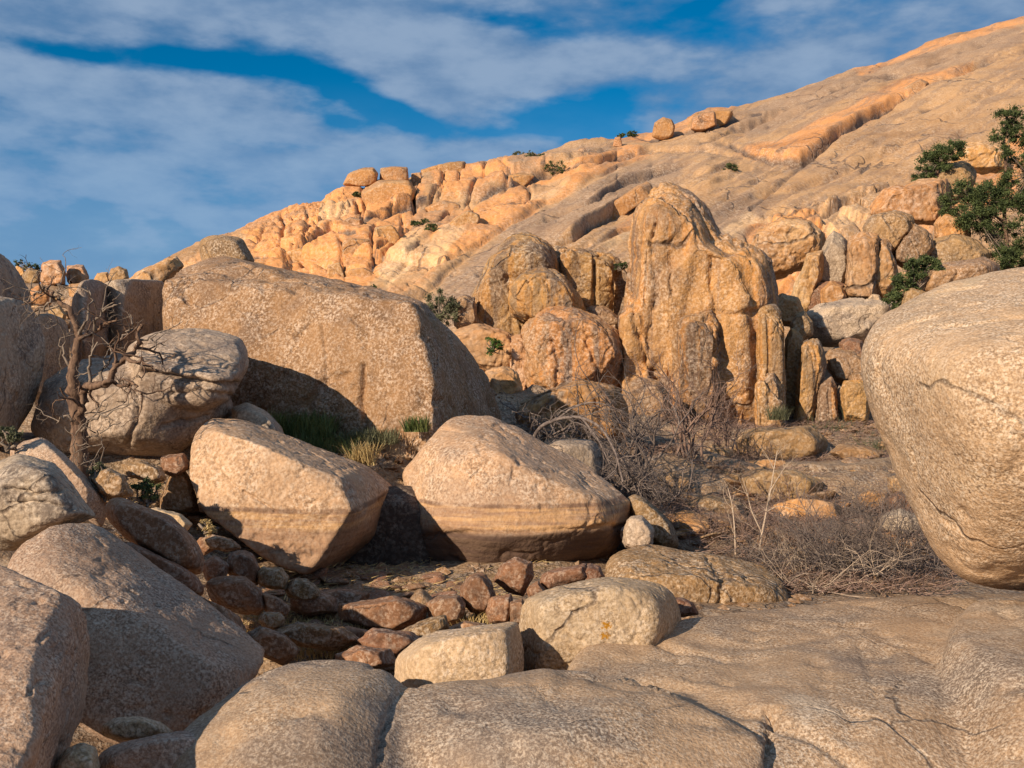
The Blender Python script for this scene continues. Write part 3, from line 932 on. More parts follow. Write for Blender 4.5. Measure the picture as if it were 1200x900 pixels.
rock('granite_slab', 'broad sunlit granite slab across the bottom of the view, split by a short dark crack', 'rock slab', [bodyA, bodyB, bodyC, bodyD], M['slab'],
     p=30, voxel=0.036, smooth=8, lump=0.03, mid=0.012, fine=0.003, seed=11,
     cracks=[([(620, 800), (660, 830), (680, 870), (720, 905)], 2, 0.02), ([(980, 720), (1010, 760), (1030, 820)], 2, 0.025), ([(740, 740), (800, 760), (850, 770)], 2.5, 0.02), ([(300, 790), (340, 810), (360, 850), (350, 905)], 2, 0.015), ([(474, 806), (458, 835), (448, 865), (442, 905)], 2.6, 0.05), ([(903, 838), (899, 852), (897, 866), (900, 880), (898, 905)], 2.6, 0.12),
             ([(899, 852), (907, 846), (914, 838)], 2.5, 0.06), ([(897, 850), (850, 828), (790, 806), (700, 796)], 8, 0.04),
             ([(905, 858), (960, 868), (1010, 905)], 7, 0.05), ([(660, 800), (740, 772), (860, 762), (960, 742)], 12, 0.025),
             ([(1130, 712), (1112, 735), (1090, 760), (1105, 800), (1100, 850), (1118, 905)], 3, 0.015)])
B('small pale cobble in the bottom left gap, wedged beside the granite hump', [(120, 850), (135, 841), (165, 840), (188, 846), (196, 858), (180, 868), (140, 868), (120, 862)], 6.0, 0.4, 'gold', n=26, extra=[(210, 862, 6.1)])
B('low brown rock at the bottom edge in front of the small pale cobble', [(105, 905), (120, 880), (160, 866), (215, 856), (250, 862), (270, 910), (180, 950)], 5.6, 0.6, 'near', n=30)
B('small rounded stone cut off by the bottom edge, leftmost in the corner gap', [(62, 900), (75, 880), (95, 870), (112, 876), (118, 905), (100, 940), (70, 940)], 5.3, 0.4, 'gold', n=22)

# --- right
H('huge leaning golden boulder filling the right edge of the view',
  [(996, 415, 8.6), (1000, 388, 8.7), (1020, 366, 8.9), (1066, 340, 9.1), (1125, 322, 9.3), (1200, 305, 9.5), (1320, 300, 9.5), (1420, 420, 9), (1420, 620, 8.5), (1300, 700, 8.2), (1200, 700, 8.2),
   (1135, 694, 8.2), (1118, 686, 8.1), (1106, 650, 8.2), (1096, 600, 8.3), (1074, 548, 8.5), (1034, 508, 8.6), (1008, 460, 8.6),
   (1100, 420, 6.9), (1200, 390, 6.7), (1350, 420, 6.6), (1120, 500, 6.8), (1180, 600, 7.0), (1160, 650, 7.4), (1130, 600, 7.4), (1350, 600, 6.8), (1200, 500, 6.5),
   (1060, 420, 10.5), (1200, 350, 11), (1400, 400, 11), (1120, 600, 10), (1300, 650, 10)],
  'gold2', n=130, p=11, chips=0, bias=0.6, lump=0.03, mid=0.010, fine=0.005, seed=31)
B('pale cream boulder with a yellow lichen spot, resting behind the bottom slab', [(608, 735), (608, 712), (614, 700), (645, 688), (690, 680), (735, 678), (768, 682), (788, 694), (797, 715), (800, 745), (790, 780), (700, 815), (612, 815)], 8.0, 1.3, 'gold',
  n=80, p=18, fs=0.72, lump=0.035, seed=43)
B('flat-topped pale boulder, shorter neighbour to the left of the lichen boulder', [(462, 790), (466, 770), (488, 749), (530, 737), (580, 732), (606, 733), (612, 760), (612, 800), (600, 840), (470, 840)], 7.4, 1.2, 'gold',
  n=64, p=18, fs=0.72, lump=0.04, seed=47)
B('small dark wedge of stone peeping out right of the lichen boulder', [(785, 700), (800, 700), (815, 708), (820, 720), (790, 725)], 8.9, 0.3, 'rubble', n=14)
H('low brown boulder lying flat in the brush behind the lichen boulder',
  [(704, 662, 12.6), (712, 650, 12.8), (735, 642, 13), (790, 644, 13.2), (850, 654, 13.2), (900, 667, 13), (925, 688, 12.6), (932, 712, 12.2), (900, 750, 12), (720, 740, 12), (700, 690, 12.2),
   (740, 668, 11.9), (830, 676, 11.8), (890, 690, 11.9), (760, 700, 11.6), (760, 650, 14.6), (880, 670, 14.4)], 'block', n=64, p=20, lump=0.05, seed=51,
  cracks=[([(830, 655), (850, 680), (845, 715)], 4, 0.05), ([(730, 668), (800, 664), (880, 684)], 5, 0.04)])

# --- middle pair with the waterlines
H('wedge shaped boulder with a level waterline, tapering to a dark undercut on its right',
  [(222, 545, 12.3), (224, 522, 12.5), (234, 497, 12.9), (250, 487, 13.2), (275, 489, 13.4), (310, 500, 13.6), (350, 516, 13.8), (400, 533, 13.9), (442, 553, 14.1), (468, 576, 14.2), (473, 592, 14.0),
   (255, 505, 12.2), (330, 540, 11.8), (400, 560, 11.9), (412, 604, 11.6), (400, 636, 11.6), (368, 676, 11.5), (345, 678, 11.6), (315, 655, 11.6), (290, 640, 11.7), (268, 615, 11.7), (236, 600, 12.0), (222, 575, 12.2),
   (442, 640, 14.2), (402, 674, 13.8), (300, 600, 14.9), (430, 620, 15.2), (260, 540, 14.6), (320, 640, 13.8)],
  'water', n=110, p=48, bias=0.6, lump=0.035, mid=0.012, seed=61, cracks=[([(240, 530), (262, 560), (290, 582)], 2, 0.02), ([(285, 575), (310, 590), (320, 598)], 1.8, 0.03)])
H('tall rounded boulder in the middle with a level waterline and undercut shade painted on its lower band',
  [(470, 548, 14.3), (473, 530, 14.4), (482, 510, 14.5), (502, 493, 14.7), (530, 486, 14.9), (562, 486, 15), (592, 493, 15.1), (622, 508, 15.1), (660, 527, 15), (700, 552, 14.8), (738, 583, 14.4), (757, 604, 14.1), (752, 618, 13.9),
   (700, 648, 15.3), (650, 668, 15.4), (600, 686, 15.5), (560, 700, 15.5), (520, 702, 15.3), (506, 690, 14.9), (498, 640, 13.7), (492, 600, 13.8), (476, 575, 14.1),
   (520, 540, 13.4), (580, 530, 13.2), (640, 560, 13.1), (700, 590, 13.2), (502, 634, 13.1), (560, 630, 12.8), (640, 628, 12.8), (715, 622, 13.1),
   (508, 760, 14.4), (570, 755, 14.9), (660, 715, 15.0), (540, 560, 16.7), (640, 570, 16.5), (700, 610, 15.9), (540, 680, 16.3)],
  'water_shade', n=110, p=34, bias=0.6, lump=0.035, mid=0.014, seed=71, cracks=[([(500, 628), (580, 622), (700, 618), (745, 616)], 3, 0.03)])
B('small rounded golden boulder tucked behind the left shoulder of the waterline boulder', [(433, 530), (440, 519), (460, 513), (490, 512), (500, 540), (480, 570), (450, 560), (434, 548)], 16.0, 0.9, 'gold', n=40)
B('blue grey shaded boulder half hidden behind the sloping back of the waterline boulder', [(630, 530), (645, 518), (672, 513), (695, 516), (706, 530), (712, 560), (700, 590), (640, 560)], 16.2, 1.0, 'grey', n=30,
  extra=[(650, 522, 15.4), (655, 560, 15.4)])
B('slim brown rock leaning on the right foot of the waterline boulder', [(730, 585), (738, 577), (756, 584), (775, 600), (790, 618), (796, 640), (780, 650), (750, 625)], 14.4, 0.9, 'block', n=32)
B('knobby little rock between the waterline boulder and the slim brown rock', [(728, 618), (738, 606), (755, 606), (768, 622), (765, 640), (745, 650), (728, 640)], 13.6, 0.7, 'grey', n=24, facet=0.2)

B('added back wall rock, shade painted black in its colour, deep inside the hollow between the two waterline boulders', [(395, 600), (425, 575), (480, 570), (512, 590), (520, 680), (505, 725), (420, 730), (390, 680)], 13.9, 0.9, 'hollow_shade', n=30, p=24)  # rock added to close off the hollow and keep it dark

# --- big block
H('great square-cut brown block with a sunlit front and a shaded right side',
  [(191, 322, 17.6), (190, 350, 17.6), (190, 420, 17.4), (192, 520, 17.1), (193, 620, 17.0), (482, 357, 16.1), (495, 400, 15.8), (503, 450, 15.6), (508, 520, 15.4), (510, 600, 15.4),
   (522, 378, 18.6), (548, 403, 19.2), (573, 445, 19.4), (588, 490, 19.4), (592, 560, 19.4), (200, 311, 18.6), (235, 300, 20.2), (260, 298, 20.8), (300, 308, 20.8), (345, 319, 20.6), (400, 333, 20.2), (455, 344, 19.6), (492, 355, 18.8),
   (250, 313, 17.9), (330, 328, 17.4), (420, 345, 16.8), (350, 430, 16.2), (240, 320, 23), (480, 365, 22), (560, 560, 21)],
  'block', n=150, p=60, bias=0.6, lump=0.03, mid=0.016, fine=0.006, seed=83, facet=0.03,
  cracks=[([(428, 430), (424, 470), (428, 520)], 3, 0.10), ([(191, 318), (250, 314), (300, 322), (345, 325), (420, 342)], 4, 0.06), ([(380, 380), (384, 420), (378, 470)], 3, 0.04)])
B('rounded brown boulder perched on top of the great brown block', [(234, 290), (235, 281), (245, 276), (265, 275), (280, 279), (290, 291), (300, 308), (290, 318), (238, 312)], 21.5, 1.3, 'block', n=40, fs=0.6, seed=87)
H('dark upright block in shade, left of the great brown block',
  [(142, 331, 19.0), (143, 360, 19.0), (144, 420, 19.0), (197, 329, 21.8), (199, 400, 21.8), (196, 430, 21.8), (170, 328, 22.8), (150, 327, 20.5), (110, 335, 20), (110, 420, 20), (140, 420, 24)],
  'grey', n=48, p=40, seed=91, lump=0.02)
H('dark rounded boulder in shade behind the bare branches, left of the upright block',
  [(94, 330, 17.6), (96, 360, 17.4), (98, 400, 17.3), (95, 430, 17.3), (112, 324, 18.8), (128, 333, 19.6), (138, 348, 20.4), (145, 370, 20.9), (145, 400, 20.9), (140, 425, 20.9), (96, 328, 19.5), (80, 420, 19), (85, 350, 19)],
  'grey', n=44, p=18, seed=95)

# --- grey cracked boulder behind the dead tree
g1 = [(42, 492), (46, 470), (56, 450), (76, 428), (100, 412), (140, 406), (200, 430), (270, 452), (281, 462), (276, 482), (255, 492), (232, 508), (205, 525), (150, 527), (95, 523), (58, 513)]
g2 = [(150, 470, 13.2), (240, 485, 13.2), (270, 470, 13.2), (150, 412, 13.4), (162, 398, 13.6), (190, 388, 13.9), (225, 386, 14.0), (262, 392, 14.0), (284, 400, 13.8), (291, 418, 13.6), (289, 440, 13.4), (276, 452, 13.1), (240, 450, 12.9), (190, 440, 12.9), (155, 432, 13.0)]
rock('boulder', 'pale grey boulder behind the dead tree, its top split off by long cracks', 'boulder',
     [[P(*e) for e in [(34, 505, 14.0), (36, 470, 13.9), (52, 440, 14.0), (60, 480, 13.4), (66, 530, 13.6), (42, 502, 14.1), (46, 470, 14.1), (56, 450, 14.3), (76, 428, 14.5), (100, 412, 14.7), (150, 412, 14.8), (230, 444, 14.8), (276, 452, 14.7), (280, 465, 14.6), (274, 484, 14.5), (250, 503, 14.4), (205, 535, 14.2), (150, 538, 14), (95, 534, 13.9), (58, 523, 14),
                       (95, 455, 13.4), (90, 515, 13.3), (150, 445, 13.3), (160, 510, 13.1), (215, 470, 13.4), (215, 510, 13.4), (250, 465, 13.7), (150, 425, 16.4), (250, 455, 16.4), (240, 515, 16.2), (80, 510, 16.2)]],
      ring([(x, y, d + 1.2) for x, y, d in g2], 14.8, 2.2, 0.85, 0.8)], M['grey'], p=26, voxel=0.035, smooth=2, lump=0.04, mid=0.02, seed=101, facet=0.06,
     cracks=[([(165, 436), (190, 438), (220, 445), (250, 451), (280, 452)], 3, 0.16), ([(160, 405), (195, 418), (240, 424), (282, 430)], 2.2, 0.06), ([(200, 462), (230, 458), (275, 466)], 2.2, 0.05),
             ([(90, 452), (150, 450), (155, 440)], 2, 0.05), ([(158, 450), (163, 480), (150, 520)], 2.2, 0.06), ([(190, 500), (220, 492), (245, 488)], 2, 0.06)])
B('shaded grey slope of rock showing between the pale grey boulder and the wedge boulder', [(270, 478), (290, 472), (312, 482), (330, 500), (335, 520), (300, 520), (272, 500)], 14.4, 1.0, 'grey', n=30)

# --- left edge
H('dark leftmost boulder on the left edge, its side in shade',
  [(-30, 352, 12.4), (-24, 420, 12.3), (-20, 500, 12.3), (30, 350, 13.8), (48, 372, 14.1), (56, 402, 14.3), (52, 430, 14.3), (44, 462, 14.2), (24, 515, 13.9), (5, 345, 13.6), (-40, 345, 14), (-100, 400, 13.5), (-100, 500, 13.5), (0, 530, 13.2), (20, 420, 15.4)],
  'grey', n=64, p=16, seed=111, lump=0.05)
H('dark pointed boulder above the leftmost boulder, cut by the left edge',
  [(-20, 300, 15.0), (-15, 360, 15), (2, 297, 17), (18, 312, 18), (38, 340, 18.6), (40, 372, 18.6), (-60, 290, 18), (-60, 400, 17), (20, 380, 18)], 'grey', n=40, p=18, seed=115)
H('dark violet boulder in shade directly left of the tree trunk',
  [(36, 368, 15.9), (36, 410, 15.8), (36, 445, 15.8), (74, 368, 17.2), (84, 392, 17.4), (84, 430, 17.4), (84, 500, 17.4), (36, 500, 16.4), (20, 380, 16.5), (20, 450, 16.5), (60, 366, 17.8)], 'grey', n=36, p=16, seed=119)
H('rough tan boulder at the lower left edge with a black shaded right side',
  [(-50, 668, 5.9), (0, 653, 6.1), (40, 664, 6.0), (74, 688, 5.75), (72, 740, 5.4), (62, 800, 5.0), (45, 860, 4.6), (22, 905, 4.3), (0, 960, 4.1), (-100, 900, 4.2), (-120, 790, 4.8),
   (96, 704, 5.9), (104, 742, 6.1), (106, 800, 6.1), (96, 850, 5.9), (62, 905, 5.4), (40, 980, 5), (40, 700, 6.8), (90, 780, 6.8), (-80, 760, 6.6)],
  'near', n=110, p=28, bias=0.6, lump=0.05, mid=0.022, fine=0.008, seed=121, facet=0.03)
H('long sloping tan boulder at lower left with a curved shadow across it',
  [(8, 655, 7.4), (38, 620, 7.7), (60, 603, 7.9), (86, 602, 8.0), (130, 622, 8.1), (170, 655, 8.1), (232, 700, 8.0), (290, 745, 7.8), (326, 776, 7.6), (300, 815, 7.1), (250, 850, 6.8), (200, 880, 6.6), (110, 880, 6.5), (40, 800, 6.7), (5, 720, 7.0),
   (50, 660, 7.2), (110, 690, 7.0), (190, 740, 6.85), (250, 790, 6.7), (240, 810, 6.7), (100, 800, 6.5), (60, 640, 9.2), (200, 720, 9.2), (280, 780, 8.8)],
  'near', n=110, p=24, bias=0.6, lump=0.045, mid=0.014, seed=131)
B('small grey tan boulder on the left edge above the long sloping boulder', [(-20, 560), (0, 540), (20, 533), (58, 541), (78, 560), (100, 590), (108, 606), (75, 612), (45, 622), (15, 645), (-20, 640)], 8.6, 1.2, 'grey', n=56, p=20, seed=137,
  cracks=[([(5, 572), (40, 578), (70, 576)], 2, 0.04), ([(10, 590), (50, 588), (85, 596)], 2, 0.03)])
B('narrow tan rock sloping down between the dead tree foot and the grey tan boulder', [(4, 522), (30, 516), (52, 514), (66, 524), (90, 548), (122, 580), (128, 600), (122, 622), (100, 605), (80, 570), (50, 545), (10, 540)], 11.0, 1.1, 'near', n=56, p=18, seed=139)
B('orange brown elongated boulder in the rubble right of the narrow tan rock', [(122, 592), (128, 583), (142, 582), (165, 594), (200, 605), (228, 630), (241, 655), (240, 672), (215, 672), (178, 650), (150, 632), (128, 612)], 9.6, 0.9, 'rubble', n=50, p=18, seed=141)
B('brown lens-shaped rock lying just under the orange brown elongated boulder', [(140, 632), (160, 638), (195, 655), (232, 676), (242, 694), (238, 702), (205, 695), (170, 670)], 9.1, 0.6, 'rubble', n=30, seed=143)
B('brown rock in the shade below the lens-shaped rock', [(170, 672), (200, 690), (240, 706), (280, 722), (296, 745), (270, 745), (225, 715), (180, 690)], 8.7, 0.6, 'rubble', n=30, seed=144)

# --- rubble bed in the gully
RUB = [
    ('peaked brown rock standing left of the wedge boulder', [(187, 590), (205, 547), (212, 545), (222, 562), (232, 598), (215, 603), (190, 600)], 12.8, 0.6, 'block'),
    ('pale flat stone below the peaked brown rock', [(168, 600), (185, 596), (212, 603), (224, 614), (220, 622), (190, 618)], 10.9, 0.4, 'gold'),
    ('brown slab leaning in the shade under the pale grey boulder', [(145, 545), (165, 540), (188, 548), (195, 562), (180, 566), (150, 558)], 12.0, 0.6, 'block'),
    ('dim rock below the undercut of the pale grey boulder', [(190, 535), (215, 532), (222, 548), (205, 560), (190, 552)], 12.6, 0.5, 'rubble'),
    ('mossy stone at the foot of the dead tree', [(106, 560), (125, 548), (145, 558), (155, 580), (135, 585), (115, 578)], 10.9, 0.5, 'block'),
    ('thin tan flagstone at the upper left of the rubble bed', [(238, 632), (250, 627), (270, 632), (282, 642), (265, 646), (245, 642)], 10.8, 0.3, 'block'),
    ('egg shaped stone with a dark right side in the rubble bed', [(267, 660), (272, 648), (285, 645), (298, 652), (304, 668), (302, 685), (285, 682), (270, 672)], 10.5, 0.45, 'rubble'),
    ('tan squarish stone right of the egg shaped stone', [(303, 672), (310, 665), (330, 666), (338, 676), (334, 690), (315, 690), (304, 684)], 10.4, 0.4, 'block'),
    ('smooth tan stone right of the squarish one', [(335, 690), (345, 678), (360, 680), (375, 692), (378, 704), (355, 706), (338, 700)], 10.5, 0.4, 'block'),
    ('flat faced brown block in the middle of the rubble bed', [(242, 682), (262, 676), (290, 678), (304, 690), (308, 712), (300, 720), (262, 714), (250, 704)], 9.9, 0.5, 'rubble'),
    ('black shaded rock right of the flat faced block', [(305, 694), (325, 700), (340, 712), (334, 722), (312, 718)], 10.0, 0.4, 'rubble'),
    ('small orange stone below the flat faced block', [(303, 726), (310, 718), (326, 718), (334, 726), (330, 737), (312, 738)], 9.4, 0.3, 'block'),
    ('dark low stone near the long sloping boulder', [(290, 745), (305, 735), (335, 745), (350, 765), (330, 780), (300, 765)], 8.8, 0.4, 'rubble'),
    ('long tan flagstone along the front of the rubble bed', [(318, 742), (350, 730), (400, 736), (418, 750), (395, 762), (345, 756)], 9.3, 0.5, 'block'),
    ('flat reddish brown rock before the dark hollow', [(398, 712), (425, 705), (470, 700), (498, 708), (492, 726), (465, 742), (425, 738), (402, 728)], 10.4, 0.7, 'rubble'),
    ('tilted elongated brown rock near the flat-topped pale boulder', [(446, 762), (460, 745), (490, 730), (520, 722), (528, 734), (505, 748), (475, 768), (450, 775)], 9.6, 0.5, 'block'),
    ('blocky brown stone left of the pointed one', [(502, 708), (515, 699), (538, 698), (546, 710), (544, 728), (520, 732), (505, 722)], 10.4, 0.4, 'rubble'),
    ('pointed brown stone standing upright in front of the dark band', [(540, 690), (550, 676), (564, 670), (576, 685), (580, 705), (572, 722), (552, 716), (540, 705)], 10.6, 0.45, 'rubble'),
    ('kite shaped brown stone topmost in the right rubble', [(580, 680), (590, 660), (605, 655), (622, 660), (624, 675), (612, 697), (595, 692)], 11.0, 0.45, 'rubble'),
    ('brown wedge stone below the kite shaped one', [(576, 700), (598, 698), (602, 715), (596, 732), (574, 730), (570, 716)], 10.3, 0.4, 'rubble'),
    ('small dark brick-like stone beside the lichen boulder', [(597, 706), (612, 703), (618, 718), (612, 734), (598, 732)], 10.2, 0.35, 'rubble'),
    ('long low brown stone at the right end of the rubble', [(632, 684), (640, 670), (665, 665), (688, 664), (692, 676), (665, 686), (640, 692)], 10.9, 0.45, 'rubble'),
    ('rounded knob stone at the far right end of the rubble', [(682, 672), (690, 661), (702, 664), (708, 676), (700, 686), (685, 684)], 10.9, 0.35, 'rubble'),
    ('small stone wedged between kite shaped and long low stones', [(618, 690), (630, 682), (640, 692), (634, 704), (620, 702)], 10.7, 0.3, 'rubble'),
    ('broad flat red brown slab at the centre of the gully', [(420, 752), (440, 738), (480, 742), (500, 756), (470, 772), (430, 772)], 9.2, 0.6, 'rubble'),
    ('red brown slab just left of the flat-topped pale boulder', [(395, 768), (420, 758), (455, 762), (462, 778), (430, 786), (400, 782)], 8.7, 0.5, 'rubble'),
    ('flat brown slab edge under the flat reddish brown rock', [(380, 742), (410, 735), (445, 742), (440, 752), (400, 756)], 9.8, 0.45, 'rubble'),
    ('brown slab leaning against the wedge boulder foot', [(340, 700), (368, 690), (392, 702), (396, 718), (360, 722), (342, 712)], 10.6, 0.5, 'rubble'),
    ('low red brown stone at the foot of the orange brown elongated boulder', [(236, 660), (252, 652), (268, 662), (262, 680), (242, 680)], 10.3, 0.4, 'rubble'),
    ('dark brown slab below the egg shaped stone', [(256, 640), (240, 650), (226, 640), (236, 630), (252, 630)], 11.0, 0.4, 'rubble'),
    ('flat brown stone between the blocky stone and the pointed stone foot', [(520, 738), (545, 728), (568, 732), (570, 744), (540, 748)], 9.8, 0.35, 'rubble'),
    ('dark slab lying inside the mouth of the hollow', [(360, 700), (395, 690), (430, 696), (425, 712), (385, 716)], 11.2, 0.6, 'rubble'),
]
for i, (lb, ol, D_, T_r, mt) in enumerate(RUB):
    B(lb, ol, D_, T_r, mt, name='rubble_stone' if T_r < 0.55 else 'rock', cat='stone', n=22, p=40, fs=0.68, lump=0.05, mid=0.03, facet=0.07, grow=1.12, seed=300 + i * 3)

# --- left heap far off
HEAP = [
    ('orange cube of rock on the left skyline', [(48, 334), (48, 309), (60, 305), (73, 306), (77, 316), (77, 336), (60, 338)], 33, 1.2, 'fresh'),
    ('flat topped orange rock just right of the skyline cube', [(78, 330), (79, 312), (90, 310), (98, 311), (104, 324), (103, 336), (85, 338)], 34, 1.2, 'fresh'),
    ('round dark topped knob on the left skyline', [(127, 326), (130, 315), (139, 312), (148, 316), (151, 326), (145, 332), (130, 332)], 36, 1.0, 'dome'),
    ('low pale block left of the round skyline knob', [(110, 328), (114, 320), (126, 319), (130, 330), (120, 336)], 36.5, 1.0, 'fresh'),
    ('pale angular rock below the skyline cube', [(36, 340), (45, 334), (58, 342), (60, 356), (48, 361), (38, 354)], 29, 1.2, 'fresh'),
    ('cracked pink rock behind the top of the tree', [(70, 356), (82, 348), (100, 350), (106, 364), (98, 376), (78, 374)], 25, 1.1, 'dome'),
    ('tan stack of rock right of the skyline cube', [(80, 334), (92, 332), (108, 330), (112, 346), (100, 352), (82, 350)], 29, 1.2, 'fresh'),
    ('small pale rock far left below the skyline', [(16, 316), (20, 311), (27, 313), (30, 322), (22, 326)], 37, 0.8, 'fresh'),
    ('low tan rock between pointed boulder and skyline cube', [(26, 322), (34, 314), (46, 316), (48, 330), (36, 336), (28, 332)], 35, 1.2, 'dome'),
    ('tan rock above the upright shaded block', [(108, 342), (118, 334), (138, 336), (146, 348), (140, 360), (115, 358)], 28, 1.4, 'dome'),
    ('pale sloping ledge behind the top left of the brown block', [(142, 336), (158, 324), (180, 312), (205, 300), (215, 312), (195, 335), (160, 340)], 30, 2.5, 'fresh'),
    ('small rock beneath the cracked pink rock', [(56, 362), (68, 356), (78, 368), (74, 382), (60, 380)], 24, 1.0, 'dome'),
]
for i, (lb, ol, D_, T_r, mt) in enumerate(HEAP):
    B(lb, ol, D_, T_r, mt, n=26, p=34, fs=0.7, lump=0.06, mid=0.03, facet=0.08, seed=400 + i * 3)

# --- tan cluster in the middle distance
def C(lb, ol, D_, T_r, mt='dome', **kw):
    kw.setdefault('n', 40)
    kw.setdefault('p', 24)
    kw.setdefault('facet', 0.07)
    kw.setdefault('joints', (0.026 * T_r, 1.5 / T_r, 1.1 / T_r))
    kw.setdefault('grow', 1.10 if D_ < 36 else 1.22)
    kw.setdefault('lump', 0.045)
    kw.setdefault('mid', 0.03)
    return B(lb, ol, D_, T_r, mt, **kw)


C('big rounded tan dome at the back of the middle cluster', [(545, 395), (552, 350), (566, 322), (580, 296), (600, 280), (622, 277), (640, 286), (650, 310), (652, 360), (640, 410), (600, 430), (560, 420)], 32.5, 3.4, 'spire', seed=501, n=64, mid=0.03)
C('round smooth boulder with a dark right side in front of the tan dome', [(598, 352), (600, 332), (616, 319), (638, 317), (660, 326), (676, 345), (684, 366), (684, 380), (660, 384), (620, 378), (602, 368)], 30.5, 2.6, 'spire', seed=503, n=48)
C('fluted grey rock wall between the tan dome and the tall spire', [(640, 300), (648, 290), (670, 289), (700, 296), (722, 306), (733, 330), (732, 372), (716, 388), (660, 390), (642, 350)], 33.5, 2.6, 'spire', seed=505, n=64, p=22, flute=(0.30, 0.9),
  name='rock_wall', cat='rock wall')
C('broad brown boulder at the foot of the middle cluster', [(608, 395), (620, 376), (645, 367), (675, 366), (705, 374), (725, 392), (735, 418), (730, 445), (712, 466), (680, 472), (640, 470), (618, 450)], 29.2, 3.0, 'spire', seed=507, n=60,
  cracks=[([(688, 400), (700, 430), (705, 460)], 2.5, 0.12), ([(648, 400), (655, 430), (650, 465)], 2.5, 0.10)])
C('small upright tan rock at the left foot of the tan dome', [(533, 384), (535, 352), (545, 345), (556, 350), (560, 378), (552, 388)], 30.8, 1.4, seed=509)
C('orange tan sloping rock below the small upright one', [(528, 392), (560, 380), (600, 390), (612, 420), (606, 445), (570, 440), (540, 415)], 29.8, 2.2, 'fresh', seed=511, p=22)
C('narrow orange rib of rock left of the broad brown boulder', [(596, 400), (610, 392), (620, 410), (622, 450), (612, 470), (600, 450)], 29.0, 1.0, 'fresh', seed=512, p=22)
C('pale knobbly rock beyond the shaded side of the brown block', [(570, 436), (588, 430), (606, 436), (612, 458), (604, 482), (578, 480)], 25.5, 1.2, 'fresh', seed=513, facet=0.1)
C('low pink rock under the arching dead branches', [(606, 484), (625, 468), (655, 452), (690, 444), (716, 452), (735, 475), (740, 510), (700, 530), (640, 525), (610, 510)], 20.5, 2.0, 'fresh', seed=515, n=56, p=20,
  cracks=[([(650, 456), (655, 480), (648, 510)], 2, 0.05), ([(690, 448), (702, 480), (708, 515)], 2, 0.05), ([(620, 490), (660, 478), (700, 476)], 2, 0.04)])
C('smooth violet brown boulder at the left foot of the tall spire', [(728, 470), (736, 450), (752, 444), (772, 448), (784, 465), (786, 492), (770, 508), (740, 506), (728, 490)], 26.5, 1.4, 'dome', seed=517)
C('small stone filling the gap beneath the fluted wall', [(682, 380), (692, 360), (712, 360), (728, 376), (722, 396), (690, 392)], 31.2, 1.3, seed=519)

# --- the tall spire with its columns
spire_root = bpy.data.objects.new('rock_spire', None)
COL.objects.link(spire_root)
spire_root.location = tuple(P(825, 500, 30.0))
spire_root.empty_display_size = 0.3
tag(spire_root, 'tall fluted golden rock spire with a lower right shoulder, highest in the centre', 'rock spire')
b1 = ring([(744, 245), (748, 228), (764, 218), (794, 217), (814, 225), (828, 242), (838, 266), (850, 290), (850, 330), (852, 400), (850, 520), (730, 520), (738, 440), (744, 400), (736, 370), (742, 330), (748, 280)], 31.0, 5.0, 0.76, 0.8, grow=1.03)
b2 = ring([(824, 280), (850, 278), (878, 282), (900, 302), (910, 340), (911, 380), (916, 440), (918, 520), (820, 520), (822, 400)], 30.6, 4.0, 0.76, 0.8, grow=1.07)
b3 = ring([(724, 388), (728, 362), (738, 345), (752, 350), (760, 380), (768, 430), (775, 520), (726, 520), (738, 470), (744, 430)], 29.6, 2.4, 0.75, 0.8, grow=1.12)
b4 = ring([(770, 300), (800, 262), (840, 282), (880, 300), (888, 400), (888, 520), (770, 520)], 30.5, 4.4, 0.85, 0.8)
rock('spire', None, None, [b1, b2, b3, b4], M['spire'], parent=spire_root, p=24, voxel=0.075, smooth=2, joints=(0.17, 0.42, 0.12), lump=0.05, mid=0.022, fine=0.006, seed=601, flute=(0.085, 0.5),
     cracks=[([(768, 250), (764, 290), (770, 340), (762, 400)], 3.0, 0.16), ([(738, 345), (745, 380), (760, 420), (775, 460)], 2.5, 0.15), ([(838, 300), (835, 340), (845, 380), (846, 420)], 3, 0.14),
             ([(830, 366), (870, 368), (905, 358)], 3, 0.14), ([(786, 300), (782, 330), (790, 345)], 3, 0.12)])
COLS = [
    ([(792, 382), (800, 370), (818, 365), (836, 367), (843, 380), (842, 420), (840, 470), (838, 515), (792, 515), (790, 440)], 28.2, 2.2),
    ([(848, 372), (862, 368), (872, 378), (876, 420), (872, 515), (848, 515), (846, 420)], 28.8, 1.5),
    ([(874, 372), (884, 366), (893, 372), (896, 400), (890, 450), (886, 510), (872, 510), (874, 430)], 28.9, 1.2),
    ([(893, 364), (903, 358), (910, 372), (914, 410), (917, 455), (918, 500), (900, 510), (890, 470), (893, 420)], 28.4, 1.3),
    ([(885, 452), (896, 438), (910, 438), (917, 455), (918, 505), (886, 512)], 27.6, 1.2),
    ([(772, 440), (780, 425), (792, 430), (796, 460), (796, 512), (770, 512)], 28.4, 1.3),
    ([(744, 440), (752, 430), (764, 440), (770, 475), (768, 512), (742, 512)], 28.8, 1.2),
]
for i, (ol, D_, T_r) in enumerate(COLS):
    rock('rock_column', None, None, [ring(ol, D_ + 0.5, T_r, 0.7, 0.8, grow=1.14)], M['spire'], parent=spire_root, n=50, p=26, lump=0.05, mid=0.03, flute=(0.07, 1.0), joints=(0.12, 0.9, 0.3), seed=620 + i * 5)

